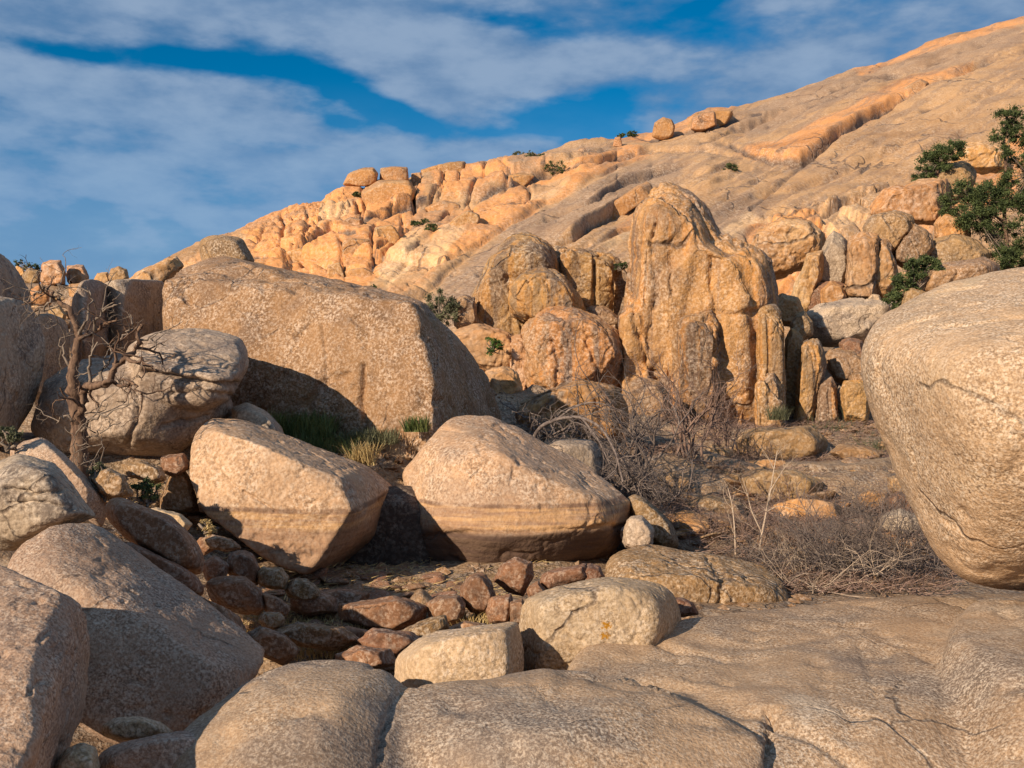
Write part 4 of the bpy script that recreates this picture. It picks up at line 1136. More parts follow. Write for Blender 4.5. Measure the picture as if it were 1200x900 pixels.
C('slender forked rock pillar standing right of the tall spire', [(940, 404), (950, 397), (960, 398), (964, 415), (962, 450), (955, 480), (950, 505), (932, 505), (934, 470), (938, 440)], 29.6, 1.3, 'spire', seed=651, name='rock_pillar', cat='rock pillar', flute=(0.08, 1.2))
C('thin leaning pillar close against the right side of the tall spire', [(920, 400), (928, 380), (938, 385), (940, 420), (936, 470), (932, 505), (918, 505), (920, 450)], 30.6, 1.2, 'spire', seed=653, name='rock_pillar', cat='rock pillar', flute=(0.08, 1.2))
C('short pointed pillar right of the forked pillar', [(956, 500), (960, 470), (966, 450), (974, 444), (980, 455), (983, 500)], 29.2, 1.0, 'spire', seed=655, name='rock_pillar', cat='rock pillar', flute=(0.06, 1.3))
C('stubby square topped pillar nearest the leaning golden boulder', [(986, 458), (990, 448), (1006, 446), (1018, 450), (1020, 475), (1016, 500), (990, 498)], 29.0, 1.1, 'spire', seed=657, name='rock_pillar', cat='rock pillar', p=20)
C('thin dark sliver of rock between the short and the stubby pillar', [(982, 500), (980, 462), (984, 450), (990, 462), (992, 500)], 30.0, 0.7, 'grey', seed=659, name='rock_pillar', cat='rock pillar')
C('round cap stone lying above the stubby pillar', [(994, 442), (1002, 436), (1018, 438), (1024, 448), (1010, 452), (996, 450)], 29.4, 0.9, seed=661)
C('smooth tan boulder above the stubby pillar, under the grey ledge', [(966, 420), (975, 408), (1000, 410), (1020, 424), (1020, 440), (1000, 452), (978, 446)], 31.5, 1.8, seed=663)
C('reddish lump of rock beside the edge of the leaning golden boulder', [(984, 402), (995, 396), (1010, 400), (1014, 420), (1000, 430), (986, 420)], 31.8, 1.2, 'rubble', seed=665)
C('rounded tan knob on top of the forked pillar', [(926, 378), (932, 368), (944, 366), (952, 376), (952, 392), (938, 400), (926, 392)], 31.4, 1.3, seed=667)
C('squat tan boulder right behind the shoulder of the tall spire', [(902, 360), (915, 345), (935, 350), (942, 368), (930, 382), (908, 380)], 33.5, 1.8, seed=669)
C('grey sloping ledge below the upright twin rocks', [(944, 372), (960, 358), (1000, 352), (1045, 354), (1060, 362), (1035, 385), (1010, 402), (965, 405), (948, 395)], 34.5, 3.0, 'grey', seed=671, n=50, p=24, name='rock_ledge', cat='rock ledge', facet=0.1)
C('left of the two upright orange rocks standing side by side', [(992, 348), (995, 310), (1000, 284), (1012, 276), (1024, 279), (1028, 300), (1029, 340), (1024, 352), (1000, 352)], 37.5, 2.2, 'fresh', seed=673, p=22, n=44)
C('right of the two upright orange rocks, narrower and bulging', [(1026, 346), (1026, 300), (1032, 284), (1040, 286), (1048, 305), (1052, 325), (1046, 345), (1034, 350)], 37.7, 1.8, 'fresh', seed=675, p=22)
C('tan capstone resting above the two upright orange rocks', [(1016, 268), (1025, 255), (1048, 251), (1064, 256), (1068, 268), (1056, 286), (1045, 300), (1030, 284), (1018, 280)], 39.0, 2.2, seed=677)
C('cracked tan boulder right of the capstone', [(1052, 292), (1062, 278), (1072, 266), (1086, 272), (1092, 290), (1080, 306), (1060, 310), (1050, 304)], 38.6, 2.0, seed=679, facet=0.06)
C('smooth tan boulder behind the low green juniper bush', [(1084, 300), (1096, 284), (1118, 277), (1142, 282), (1156, 296), (1150, 312), (1110, 318), (1088, 314)], 39.5, 2.6, seed=681, n=44)
C('long flat tan slab right of the low green juniper bush', [(1076, 340), (1080, 318), (1110, 310), (1150, 304), (1170, 312), (1160, 330), (1120, 340), (1085, 350)], 33.0, 2.6, seed=683, p=22)
C('small orange boulder under the arch of rock', [(964, 358), (965, 340), (974, 332), (986, 336), (992, 350), (984, 360)], 37.0, 1.2, 'fresh', seed=685)
C('dark angular block leaning over the small orange boulder', [(955, 330), (964, 300), (976, 276), (990, 285), (993, 320), (988, 336), (970, 332)], 39.0, 2.0, 'grey', seed=687, p=24)
C('slanting tan rib left of the dark angular block', [(930, 345), (940, 320), (952, 300), (962, 296), (962, 320), (950, 345), (945, 370), (930, 372)], 38.0, 1.8, 'fresh', seed=689, p=24)
C('arched brown slab over the small orange boulder', [(944, 368), (948, 344), (960, 334), (980, 330), (990, 334), (970, 342), (962, 352), (958, 370)], 37.6, 0.9, 'rubble', seed=691, p=24)
C('lumpy orange outcrop above the shoulder of the tall spire', [(884, 300), (890, 275), (915, 262), (945, 262), (962, 275), (960, 300), (935, 315), (905, 322)], 41.5, 3.2, 'fresh', seed=693, n=50, facet=0.12)
C('orange outcrop shelf below the upper dark juniper', [(1022, 246), (1040, 226), (1080, 214), (1102, 212), (1106, 240), (1100, 262), (1066, 258), (1030, 256)], 43.5, 3.2, 'fresh', seed=695, n=50, facet=0.10)
C('half grey half tan boulder between the two dark junipers', [(1094, 228), (1096, 206), (1108, 196), (1128, 194), (1142, 204), (1136, 222), (1118, 236), (1100, 238)], 45.0, 2.4, 'dome', seed=697)
C('orange boulder at the right end behind the tall juniper', [(1096, 262), (1108, 250), (1132, 256), (1134, 276), (1118, 286), (1098, 280)], 41.0, 2.2, 'fresh', seed=699)
C('tan rock on the slope above the tall juniper', [(1120, 190), (1128, 172), (1150, 168), (1176, 178), (1180, 196), (1150, 202)], 52, 3.0, 'fresh', seed=701)
C('tiny white stone at the foot of the two upright orange rocks', [(1018, 350), (1022, 345), (1030, 346), (1032, 353), (1022, 356)], 36.0, 0.4, 'gold', n=16, seed=703)
C('broken pinkish rock at the edge of the leaning boulder, below the juniper bush', [(1056, 360), (1060, 340), (1068, 336), (1076, 350), (1090, 345), (1085, 352), (1066, 372)], 32.0, 1.2, 'dome', seed=705, p=24)

# --- flat ground boulders in the brush
LOW = [
    ('big flat boulder at the foot of the tall spire', [(858, 530), (862, 512), (880, 503), (920, 500), (955, 503), (968, 515), (966, 535), (940, 546), (880, 545)], 24.0, 2.2, 'dome'),
    ('flat tan rock right of the big flat boulder', [(972, 530), (985, 520), (1015, 522), (1040, 532), (1030, 545), (990, 545)], 23.0, 1.4, 'dome'),
    ('long low tan rock in the dry wash, middle of the brush', [(862, 560), (890, 548), (935, 552), (970, 566), (960, 590), (900, 592), (868, 580)], 19.5, 1.6, 'dome'),
    ('pale flat stone catching the sun in the dry wash', [(1004, 580), (1018, 574), (1040, 578), (1046, 590), (1025, 598), (1006, 592)], 18.0, 0.8, 'fresh'),
    ('low tan outcrop left of the sapling in the wash', [(800, 590), (830, 580), (870, 590), (880, 610), (840, 618), (805, 610)], 17.2, 1.4, 'block'),
    ('dusty brown rock near the dark tangled shrub', [(768, 560), (790, 552), (812, 560), (815, 580), (790, 586), (770, 578)], 19.0, 1.0, 'block'),
    ('pale rock under the right edge boulder in the wash', [(1040, 560), (1058, 555), (1075, 565), (1078, 582), (1056, 585), (1042, 575)], 18.0, 0.8, 'dome'),
    ('tan stone in the wash below the stubby pillar', [(975, 560), (1000, 548), (1030, 556), (1035, 568), (1000, 575), (978, 572)], 20.5, 1.1, 'fresh'),
    ('low stone right of the bare shrub', [(815, 530), (835, 520), (860, 528), (860, 545), (830, 550)], 22.5, 1.2, 'dome'),
    ('knobby low rock in front of the spire columns', [(776, 524), (795, 512), (820, 514), (828, 528), (800, 536), (780, 534)], 24.5, 1.2, 'dome'),
    ('wide pale ledge of bedrock left of the long low tan rock', [(780, 612), (810, 602), (860, 606), (880, 620), (850, 632), (795, 630)], 16.4, 1.4, 'dome'),
    ('flat pale bedrock plate in the middle of the wash', [(900, 596), (940, 588), (985, 594), (990, 608), (950, 616), (905, 612)], 17.4, 1.5, 'fresh'),
    ('low bedrock rib behind the sapling', [(832, 560), (850, 552), (872, 556), (870, 570), (845, 574)], 20.0, 1.0, 'dome'),
    ('tan bedrock step right of the big flat boulder', [(975, 545), (1000, 538), (1045, 542), (1050, 552), (1010, 560), (980, 556)], 21.5, 1.6, 'dome'),
    ('broken tan slab near the dark dead thicket', [(780, 585), (800, 576), (830, 582), (828, 598), (795, 602)], 18.2, 1.1, 'dome'),
    ('reddish rock under the right edge of the wash', [(1035, 585), (1052, 576), (1075, 586), (1078, 602), (1050, 606)], 17.0, 1.0, 'rubble'),
    ('pale broken slab in front of the big flat boulder', [(850, 548), (880, 540), (930, 544), (935, 556), (890, 560), (855, 558)], 21.8, 1.5, 'fresh'),
    ('low brown plate of rock at the back of the brush', [(880, 632), (920, 624), (960, 630), (962, 642), (915, 648), (882, 644)], 15.6, 1.2, 'block'),
    ('small dark boulder lying in the right side brush', [(1030, 605), (1055, 596), (1080, 606), (1085, 625), (1055, 632), (1032, 622)], 16.0, 0.9, 'grey'),
]
for i, (lb, ol, D_, T_r, mt) in enumerate(LOW):
    B(lb, ol, D_, T_r, mt, n=30, p=22, fs=0.75, lump=0.06, mid=0.03, facet=0.06, seed=720 + i * 3)

# --- blocks that sit in the hillside (parts of it) and boulders balanced on its skyline
BL = [
    [(426, 226), (446, 214), (478, 213), (486, 222), (484, 238), (452, 248), (430, 255)],
    [(402, 286), (414, 280), (432, 282), (434, 306), (412, 311), (401, 306)],
    [(302, 311), (325, 297), (350, 291), (366, 293), (364, 306), (340, 314), (310, 318)],
    [(398, 262), (410, 255), (424, 258), (425, 274), (408, 277), (398, 272)],
    [(384, 312), (398, 308), (404, 325), (396, 334), (384, 330)],
    [(405, 318), (425, 314), (442, 322), (440, 336), (412, 336)],
    [(494, 200), (515, 193), (545, 190), (548, 206), (524, 214), (498, 216)],
    [(500, 244), (520, 236), (540, 240), (536, 256), (508, 262)], [(440, 268), (460, 264), (470, 280), (455, 296), (440, 292)],
    [(526, 262), (548, 248), (562, 252), (552, 272), (534, 280)], [(580, 210), (606, 204), (624, 206), (612, 218), (588, 224)],
    [(806, 150), (818, 134), (840, 130), (858, 130), (852, 142), (826, 154)],
    [(1052, 112), (1062, 102), (1078, 94), (1086, 98), (1082, 108), (1062, 118)],
    [(668, 288), (676, 270), (700, 250), (735, 228), (760, 216), (762, 230), (735, 244), (704, 264), (684, 284)],
]
for i, ol in enumerate(BL):
    o_ = np.array(ol, float)
    c_ = o_.mean(0)
    dist = on_mt(c_[0], c_[1])
    wid = np.ptp(o_[:, 0]) / F * dist
    rock('rock_block', None, None, [ring(ol, dist + 0.5 * wid, wid * 0.9, 0.9, 0.9, grow=1.1)], M['fresh'], parent=mountain, n=26, p=30, lump=0.05, mid=0.02, facet=0.04, seed=800 + i * 3, bias=0.3)
for lb, ol, rel in (
        ('long flat orange slab lying on the left part of the ridge crest', [(401, 213), (408, 204), (425, 198), (438, 197), (443, 203), (441, 209), (415, 214)], 0.0),
        ('square orange slab on the ridge crest, right of the long flat one', [(445, 209), (446, 197), (460, 195), (478, 196), (479, 208), (462, 212)], 0.0),
        ('small orange block third along the left ridge crest', [(482, 213), (482, 203), (493, 202), (496, 212)], 0.0),
        ('round boulder balanced on the middle of the skyline', [(764, 156), (767, 144), (777, 137), (787, 140), (791, 148), (789, 156), (776, 160)], 0.0),
        ('small orange boulder on the skyline right of the balanced round one', [(808, 147), (812, 138), (824, 132), (838, 130), (840, 142), (822, 150)], 0.0),
        ('tiny skyline stone left of the balanced round boulder', [(718, 168), (720, 161), (727, 160), (730, 167)], 0.0)):
    o_ = np.array(ol, float)
    c_ = o_.mean(0)
    dist = on_mt(c_[0], o_[:, 1].max() + 3)
    wid = np.ptp(o_[:, 0]) / F * dist
    ol = [(x, y + (5 if y > c_[1] else 0)) for x, y in ol]
    rock('boulder', lb, 'boulder', [ring(ol, dist, wid * 0.9, 0.85, 0.85)], M['fresh'], n=22, p=24, lump=0.05, mid=0.03, seed=int(900 + c_[0]))

# yellow lichen patch on the pale boulder
for ob in list(COL.objects):
    if 'yellow lichen' in str(ob.get('label', '')):
        vv_ = np.empty(len(ob.data.vertices) * 3)
        ob.data.vertices.foreach_get('co', vv_)
        vv_ = vv_.reshape(-1, 3) + np.array(ob.location)
        pq_ = to_px(vv_)
        d_ = np.minimum(np.hypot((pq_[:, 0] - 711) / 9, (pq_[:, 1] - 733) / 7), np.hypot((pq_[:, 0] - 709) / 8, (pq_[:, 1] - 745) / 6))
        pattr(ob.data, 'lichen', np.where(vv_[:, 1] < 8.2, np.clip(1.35 - d_, 0, 1), 0))

# ------------------------------------------------------------------ loose stones
rng = random.Random(4)
protos = []
for k in range(7):
    r_ = np.random.RandomState(40 + k)
    pts = r_.normal(size=(14, 3))
    pts /= np.linalg.norm(pts, axis=1)[:, None]
    pts *= np.array((1.0, 0.8, 0.55)) * 0.5
    for mt in ('rubble', 'block', 'fresh'):
        pp = pts + np.array((0, 4.0, CZ))
        me, org = rock_mesh([pp], n=9, p=40, bias=0.0, name='stone', mat=M[mt], seed=60 + k, lump=0.05, mid=0.02)
        protos.append((me, mt))


def ground_hit(px, py):
    """where the line of sight of that pixel meets the ground"""
    d = np.arange(6, 60, 0.05)
    x, z = (px - 600) / F * d, CZ + (450 - py) / F * d
    g = gz(x, d)
    k = np.argmax(z < g)
    return np.array((x[k], d[k], float(g[k]))) if k else None


def scatter(poly, count, smin, smax, mts, label, group, seed):
    r_ = random.Random(seed)
    xs, ys = [p[0] for p in poly], [p[1] for p in poly]
    n = 0
    while n < count:
        px, py = r_.uniform(min(xs), max(xs)), r_.uniform(min(ys), max(ys))
        if not inside(np.array([(px, py)]), poly)[0]:
            continue
        h_ = ground_hit(px, py)
        n += 1
        if h_ is None:
            continue
        s_ = r_.uniform(smin, smax) / F * h_[1] * (1.0 if r_.random() < 0.75 else 1.5)
        me = r_.choice([m for m, t in protos if t in mts])
        o = link('stone', me)
        o.scale = (s_ * r_.uniform(0.8, 1.25), s_ * r_.uniform(0.8, 1.2), s_ * r_.uniform(0.6, 1.1) * (0.6 if smin > 23 else 1))
        o.rotation_euler = (r_.uniform(-.3, .3), r_.uniform(-.3, .3), r_.uniform(0, 6.28))
        o.location = (h_[0], h_[1], h_[2] - 0.1 * s_)
        tag(o, label, 'stone', group)


scatter([(240, 640), (300, 660), (420, 700), (560, 700), (700, 690), (720, 720), (600, 760), (380, 770), (300, 740), (240, 700)], 70, 16, 36, ('rubble', 'block'), 'small brown loose stone in the gully rubble', 'small stones of the gully rubble', 1)
scatter([(300, 690), (420, 690), (520, 705), (540, 740), (440, 775), (330, 755)], 30, 34, 62, ('rubble',), 'flat red brown stone slab on the gully floor', 'flat stones of the gully floor', 8)
scatter([(375, 660), (520, 668), (560, 700), (420, 712), (340, 700)], 20, 24, 48, ('rubble',), 'dark red brown stone at the mouth of the hollow', 'stones at the mouth of the hollow', 9)
scatter([(770, 540), (1050, 530), (1075, 640), (860, 650), (780, 600)], 40, 24, 54, ('block', 'fresh'), 'flat broken brown stone on the floor of the wash', 'broken stones of the wash floor', 10)
scatter([(130, 560), (240, 590), (260, 680), (200, 700), (120, 640)], 20, 12, 26, ('rubble', 'block'), 'small loose stone between the rocks at the lower left', 'small stones between the lower left rocks', 2)
scatter([(780, 530), (1060, 520), (1080, 660), (760, 650)], 50, 10, 32, ('block', 'fresh'), 'small tan stone lying in the dry brush of the wash', 'small stones of the dry wash', 3)
scatter([(20, 335), (150, 330), (170, 390), (30, 400)], 18, 12, 30, ('fresh', 'block'), 'loose pale stone of the far left heap', 'loose stones of the far left heap', 4)
scatter([(560, 430), (740, 440), (760, 510), (600, 510)], 18, 10, 26, ('fresh', 'block'), 'small stone at the foot of the middle cluster', 'small stones below the middle cluster', 5)
scatter([(920, 370), (1080, 350), (1010, 500), (960, 510), (930, 440)], 24, 10, 26, ('fresh', 'block'), 'small stone between the pillars and the grey ledge', 'small stones near the pillars', 6)


# ------------------------------------------------------------------ plants
class MB:
    def __init__(s):
        s.v, s.q, s.t, s.n = [], [], [], 0

    def tube(s, pts, rad, sides=5):
        pts = np.asarray(pts, float)
        n = len(pts)
        tg = np.gradient(pts, axis=0)
        tg /= np.linalg.norm(tg, axis=1)[:, None] + 1e-9
        up = np.array((0.3, 0.2, 1.0)) if abs(tg[0, 2]) < 0.9 else np.array((1.0, 0.1, 0))
        a = np.cross(tg, up)
        a /= np.linalg.norm(a, axis=1)[:, None] + 1e-9
        b = np.cross(tg, a)
        th = np.arange(sides) / sides * 2 * math.pi
        r = np.asarray(rad)[:, None, None]
        ringv = pts[:, None] + r * (np.cos(th)[None, :, None] * a[:, None] + np.sin(th)[None, :, None] * b[:, None])
        s.v.append(ringv.reshape(-1, 3))
        i = np.arange(n - 1)[:, None] * sides + np.arange(sides)[None]
        j = np.arange(n - 1)[:, None] * sides + (np.arange(sides)[None] + 1) % sides
        s.q.append((np.stack((i, j, j + sides, i + sides), -1).reshape(-1, 4)) + s.n)
        s.n += n * sides

    def tris(s, v):
        """v: (k,3,3) loose triangles"""
        k = len(v)
        s.v.append(v.reshape(-1, 3))
        s.t.append(np.arange(k * 3).reshape(-1, 3) + s.n)
        s.n += k * 3

    def build(s, name, mat, parent=None, loc=None, smooth=True):
        v = np.concatenate(s.v)
        if loc is not None:
            v = v - np.asarray(loc)
        elif parent is not None:
            v = v - np.array(parent.location)
        f = []
        if s.q:
            f.append(np.concatenate(s.q))
        if s.t:
            f.append(np.concatenate(s.t))
        return link(name, new_mesh(name, v, f, mat, smooth), parent, loc if parent is None else None)


def wander(r_, p, d, length, steps, bend, grav=0.0):
    pts = [np.array(p, float)]
    d = np.array(d, float)
    d /= np.linalg.norm(d)
    for k in range(steps):
        d = d + np.array([r_.gauss(0, bend) for _ in range(3)]) + np.array((0, 0, grav))
        d /= np.linalg.norm(d)
        pts.append(pts[-1] + d * length / steps)
    return pts, d


def branch(mb, r_, p, d, length, rad, lev, kids=3, bend=0.25, spread=0.8, grav=0.0, sides=5):
    steps = 6 if lev > 0 else 4
    pts, _ = wander(r_, p, d, length, steps, bend, grav)
    mb.tube(pts, np.linspace(rad, rad * (0.45 if lev else 0.25), len(pts)), sides if lev > 1 else 4 if lev else 3)
    if lev <= 0:
        return
    for k in range(kids):
        i = r_.randint(2, steps)
        dd = pts[i] - pts[i - 1]
        dd = dd / np.linalg.norm(dd) + np.array([r_.gauss(0, spread) for _ in range(3)])
        branch(mb, r_, pts[i], dd, length * r_.uniform(0.45, 0.75), rad * 0.5, lev - 1, kids, bend, spread, grav, sides)


def empty(name, loc, label, cat, group=None):
    o = bpy.data.objects.new(name, None)
    COL.objects.link(o)
    o.location = tuple(float(c) for c in loc)
    o.empty_display_size = 0.2
    return tag(o, label, cat, group)


def traced(pts, dens=4):
    """pixel polyline with distances -> smooth world polyline"""
    w_ = np.array([P(*p) for p in pts])
    t = np.arange(len(w_))
    ts = np.linspace(0, len(w_) - 1, (len(w_) - 1) * dens + 1)
    out = np.stack([np.interp(ts, t, w_[:, k]) for k in range(3)], 1)
    for _ in range(2):
        out[1:-1] = 0.25 * out[:-2] + 0.5 * out[1:-1] + 0.25 * out[2:]
    return out


# --- the dead tree on the left
TD = 12.2
tr = empty('dead_tree', P(92, 548, TD), 'twisted leafless dead tree standing before the pale grey boulder', 'dead tree')
r_ = random.Random(11)
mb = MB()
trunk = traced([(93, 585, TD), (92, 530, TD), (94, 505, TD), (92, 488, TD), (88, 470, TD), (84, 452, TD), (84, 432, TD), (91, 415, TD), (91, 398, TD), (90, 382, TD), (84, 370, TD)])
mb.tube(trunk + 0.012 * np.random.RandomState(3).normal(size=trunk.shape), np.interp(np.linspace(0, 1, len(trunk)), [0, .1, .3, .6, 1], [.16, .105, .085, .06, .035]), 9)
mb.build('trunk', M['bark'], tr)
LIMBS = [
    ([(94, 500, TD), (98, 480, TD - .1), (97, 462, TD - .1), (104, 452, TD - .1), (118, 452, TD - .2), (132, 440, TD - .2), (142, 424, TD - .2), (152, 414, TD - .1), (160, 409, TD), (164, 398, TD), (166, 380, TD)], .06),
    ([(84, 370, TD), (76, 358, TD), (68, 350, TD), (60, 342, TD), (52, 336, TD + .1)], .035),
    ([(118, 452, TD - .2), (130, 448, TD - .2), (142, 454, TD - .2), (152, 448, TD - .2), (160, 452, TD - .3), (166, 462, TD - .3)], .03),
    ([(142, 424, TD - .2), (155, 424, TD - .3), (168, 422, TD - .3), (176, 430, TD - .3), (186, 436, TD - .2)], .03),
    ([(91, 405, TD), (100, 396, TD), (110, 390, TD + .1), (118, 382, TD + .1), (128, 380, TD), (138, 372, TD)], .03),
    ([(110, 390, TD + .1), (112, 376, TD), (120, 366, TD), (130, 358, TD), (142, 356, TD)], .022),
    ([(91, 395, TD), (100, 384, TD - .1), (104, 366, TD - .1), (108, 352, TD), (104, 340, TD)], .022),
    ([(104, 452, TD - .1), (106, 436, TD - .1), (104, 420, TD - .2), (110, 404, TD - .2)], .025),
    ([(118, 452, TD - .2), (122, 432, TD - .1), (132, 416, TD), (138, 400, TD), (150, 392, TD), (156, 380, TD)], .025),
    ([(93, 508, TD), (104, 490, TD - .3), (118, 488, TD - .4), (128, 484, TD - .4)], .02), ([(90, 494, TD), (80, 486, TD - .1), (70, 490, TD - .1), (64, 496, TD - .1)], .02),
    ([(52, 336, TD), (44, 342, TD), (36, 350, TD), (24, 352, TD)], .018), ([(60, 342, TD), (58, 356, TD), (46, 366, TD), (38, 372, TD)], .018),
    ([(68, 350, TD), (72, 338, TD), (66, 330, TD)], .016), ([(84, 432, TD), (76, 420, TD), (74, 408, TD), (66, 400, TD)], .02),
    ([(164, 398, TD), (176, 394, TD), (184, 402, TD), (178, 412, TD)], .015),
]
for ln_, rad in LIMBS:
    w_ = traced(ln_, 3)
    w_[1:] += 0.02 * np.random.RandomState(len(ln_)).normal(size=w_[1:].shape)
    mb = MB()
    mb.tube(w_, np.linspace(rad, rad * 0.4, len(w_)), 6)
    for k in range(int(1 + len(ln_) * 0.55)):
        i = r_.randint(3, len(w_) - 1)
        dd = w_[i] - w_[i - 1]
        dd = dd / (np.linalg.norm(dd) + 1e-6) + np.array([r_.gauss(0, .9), r_.gauss(0, .5), r_.gauss(0.1, .9)])
        branch(mb, r_, w_[i], dd, r_.uniform(0.2, 0.55), rad * 0.3 + 0.003, 2, 2, 0.32, 0.8)
    mb.build('branch', M['greywood'] if rad < 0.03 else M['bark'], tr)
mb = MB()
for k in range(14):
    branch(mb, r_, P(r_.uniform(84, 122), r_.uniform(500, 548), TD - .2), (r_.gauss(0.2, .8), r_.gauss(-.2, .4), r_.gauss(0.1, .7)), r_.uniform(.2, .45), .009, 2, 2, 0.35, 0.8)
mb.build('twigs', M['greywood'], tr)


def shrub(name, label, px, py, d, w_m, h_m, mat, stems=14, lev=3, kids=3, rad=0.012, seed=1, group=None, arch=0.0, bend=0.22, cat='dry shrub', up=1.0):
    """leafless shrub: stems fan out of one root"""
    r_ = random.Random(seed)
    base = P(px, py, d)
    root = empty(name, base, label, cat, group)
    mb = MB()
    for k in range(stems):
        a = r_.uniform(0, 6.283)
        tilt = r_.uniform(0.1, 1.0)
        dr = (math.cos(a) * tilt * w_m, math.sin(a) * tilt * w_m * 0.7, h_m * up * r_.uniform(0.5, 1.0))
        L = 0.62 * math.sqrt(dr[0] ** 2 + dr[1] ** 2 + dr[2] ** 2)
        off = np.array((r_.gauss(0, .12) * w_m, r_.gauss(0, .12) * w_m, 0))
        branch(mb, r_, base + off, dr, L, rad, lev, kids, bend, 0.5, -arch, 4)
    mb.build('stems', M[mat], root)
    return root


shrub('dead_bush', 'dark tangled dead bush spilling over the back of the waterline boulder', 690, 560, 16.4, 1.5, 1.0, 'darkwood', 34, 3, 3, 0.016, 3, arch=0.06, bend=0.3, cat='dead bush')
shrub('dead_bush', 'arching black dead branches in front of the low pink rock', 640, 512, 18.0, 1.5, 0.9, 'darkwood', 18, 3, 3, 0.022, 5, arch=0.10, bend=0.26, cat='dead bush')
shrub('dead_bush', 'dark dead thicket hanging down toward the slim brown rock', 735, 575, 15.0, 0.9, 0.8, 'darkwood', 34, 3, 3, 0.012, 7, arch=0.12, bend=0.3, cat='dead bush')
shrub('bare_shrub', 'tall bare shrub with forking brown branches before the left columns of the spire', 752, 560, 17.5, 1.3, 2.3, 'darkwood', 12, 3, 3, 0.03, 9, bend=0.18, cat='bare shrub')
shrub('bare_shrub', 'bare shrub with upright forks in front of the smooth violet brown boulder', 800, 535, 20.0, 1.4, 2.5, 'redtwig', 12, 3, 3, 0.03, 10, bend=0.18, cat='bare shrub')
shrub('bare_shrub', 'wide bare grey shrub directly below the broad brown boulder of the cluster', 665, 520, 19.5, 1.6, 1.7, 'darkwood', 7, 3, 3, 0.026, 12, bend=0.2, cat='bare shrub')
shrub('bare_shrub', 'bare shrub with thin red brown stems in front of the middle spire columns', 850, 530, 22.5, 1.3, 1.8, 'redtwig', 12, 3, 3, 0.022, 14, bend=0.2, cat='bare shrub')
shrub('bare_shrub', 'spreading bare shrub right behind the slim brown rock', 770, 600, 16.4, 1.5, 1.5, 'darkwood', 9, 3, 3, 0.02, 15, bend=0.22, arch=0.03, cat='bare shrub')
# arching thick dead limbs, traced
for lb, lines in (('fallen dead branch arching over the blue grey shaded boulder', [([(622, 520, 15.8), (632, 500, 15.6), (655, 490, 15.4), (680, 488, 15.2), (705, 500, 15.0), (722, 530, 14.8), (730, 565, 14.6)], .035),
                                                                           ([(655, 490, 15.4), (672, 476, 15.3), (698, 470, 15.2), (730, 482, 15.2)], .02), ([(680, 488, 15.2), (700, 512, 15), (715, 545, 14.9)], .02)]),
                  ('bent dead bough with bare forks left of the tall spire', [([(700, 450, 19), (715, 470, 19), (728, 500, 18.8), (738, 530, 18.6), (742, 560, 18.4)], .03), ([(715, 470, 19), (705, 478, 18.8), (692, 476, 18.6)], .015),
                                                                    ([(738, 530, 18.6), (750, 510, 18.6), (768, 498, 18.6), (778, 476, 18.6), (775, 458, 18.7)], .022), ([(768, 498, 18.6), (790, 486, 18.6), (806, 470, 18.6)], .014)])):
    o = None
    r_ = random.Random(len(lb))
    root = empty('dead_branch', P(*lines[0][0][0]), lb, 'dead branch')
    for ln_, rad in lines:
        w_ = traced(ln_, 4)
        mb = MB()
        mb.tube(w_, np.linspace(rad, rad * 0.4, len(w_)), 6)
        for k in range(9):
            i = r_.randint(2, len(w_) - 1)
            dd = (w_[i] - w_[i - 1]) / (np.linalg.norm(w_[i] - w_[i - 1]) + 1e-6) + np.array([r_.gauss(0, .7) for _ in range(3)])
            branch(mb, r_, w_[i], dd, r_.uniform(.3, .8), rad * 0.35, 2, 2, 0.25, 0.6)
        mb.build('limb', M['darkwood'] if 'arching' in lb else M['bark'], root)

# pale sapling and bleached twigs in the wash
r_ = random.Random(21)
root = empty('bare_sapling', P(888, 648, 14.6), 'slender pale leafless sapling standing in the dry wash', 'sapling')
for ln_, rad in (([(888, 655, 14.6), (893, 625, 14.6), (898, 600, 14.6), (903, 575, 14.6), (907, 550, 14.6), (911, 528, 14.6)], .018), ([(893, 625, 14.6), (880, 598, 14.6), (876, 578, 14.6), (870, 560, 14.6)], .012),
                 ([(862, 650, 14.6), (861, 620, 14.6), (858, 590, 14.6), (852, 568, 14.7)], .014), ([(903, 575, 14.6), (914, 556, 14.5), (924, 542, 14.5)], .010),
                 ([(898, 600, 14.6), (912, 592, 14.6), (926, 596, 14.5), (940, 600, 14.5)], .008), ([(907, 550, 14.6), (900, 536, 14.6), (893, 526, 14.6)], .007)):
    w_ = traced(ln_, 4)
    mb = MB()
    mb.tube(w_, np.linspace(rad, rad * 0.35, len(w_)), 5)
    for k in range(6):
        i = r_.randint(3, len(w_) - 1)
        dd = (w_[i] - w_[i - 1]) / (np.linalg.norm(w_[i] - w_[i - 1]) + 1e-6) + np.array([r_.gauss(0, .6), r_.gauss(0, .5), r_.gauss(.2, .5)])
        branch(mb, r_, w_[i], dd, r_.uniform(.15, .45), rad * 0.3, 1, 2, 0.2, 0.5)
    mb.build('branch', M['paletwig'], root)
shrub('bleached_twigs', 'spray of bleached thin twigs low on the right of the wash', 965, 690, 12.9, 1.6, 0.35, 'paletwig', 20, 2, 3, 0.006, 31, arch=0.05, bend=0.2)
shrub('bleached_twigs', 'pale twigs splayed on the ground just behind the low brown boulder', 935, 668, 13.8, 1.1, 0.8, 'paletwig', 12, 2, 3, 0.006, 33, arch=0.03, bend=0.2)
shrub('bleached_twigs', 'pale twigs rising beside the foot of the leaning golden boulder', 1020, 672, 13.2, 1.0, 0.7, 'paletwig', 12, 2, 3, 0.006, 35, arch=0.05, bend=0.2)
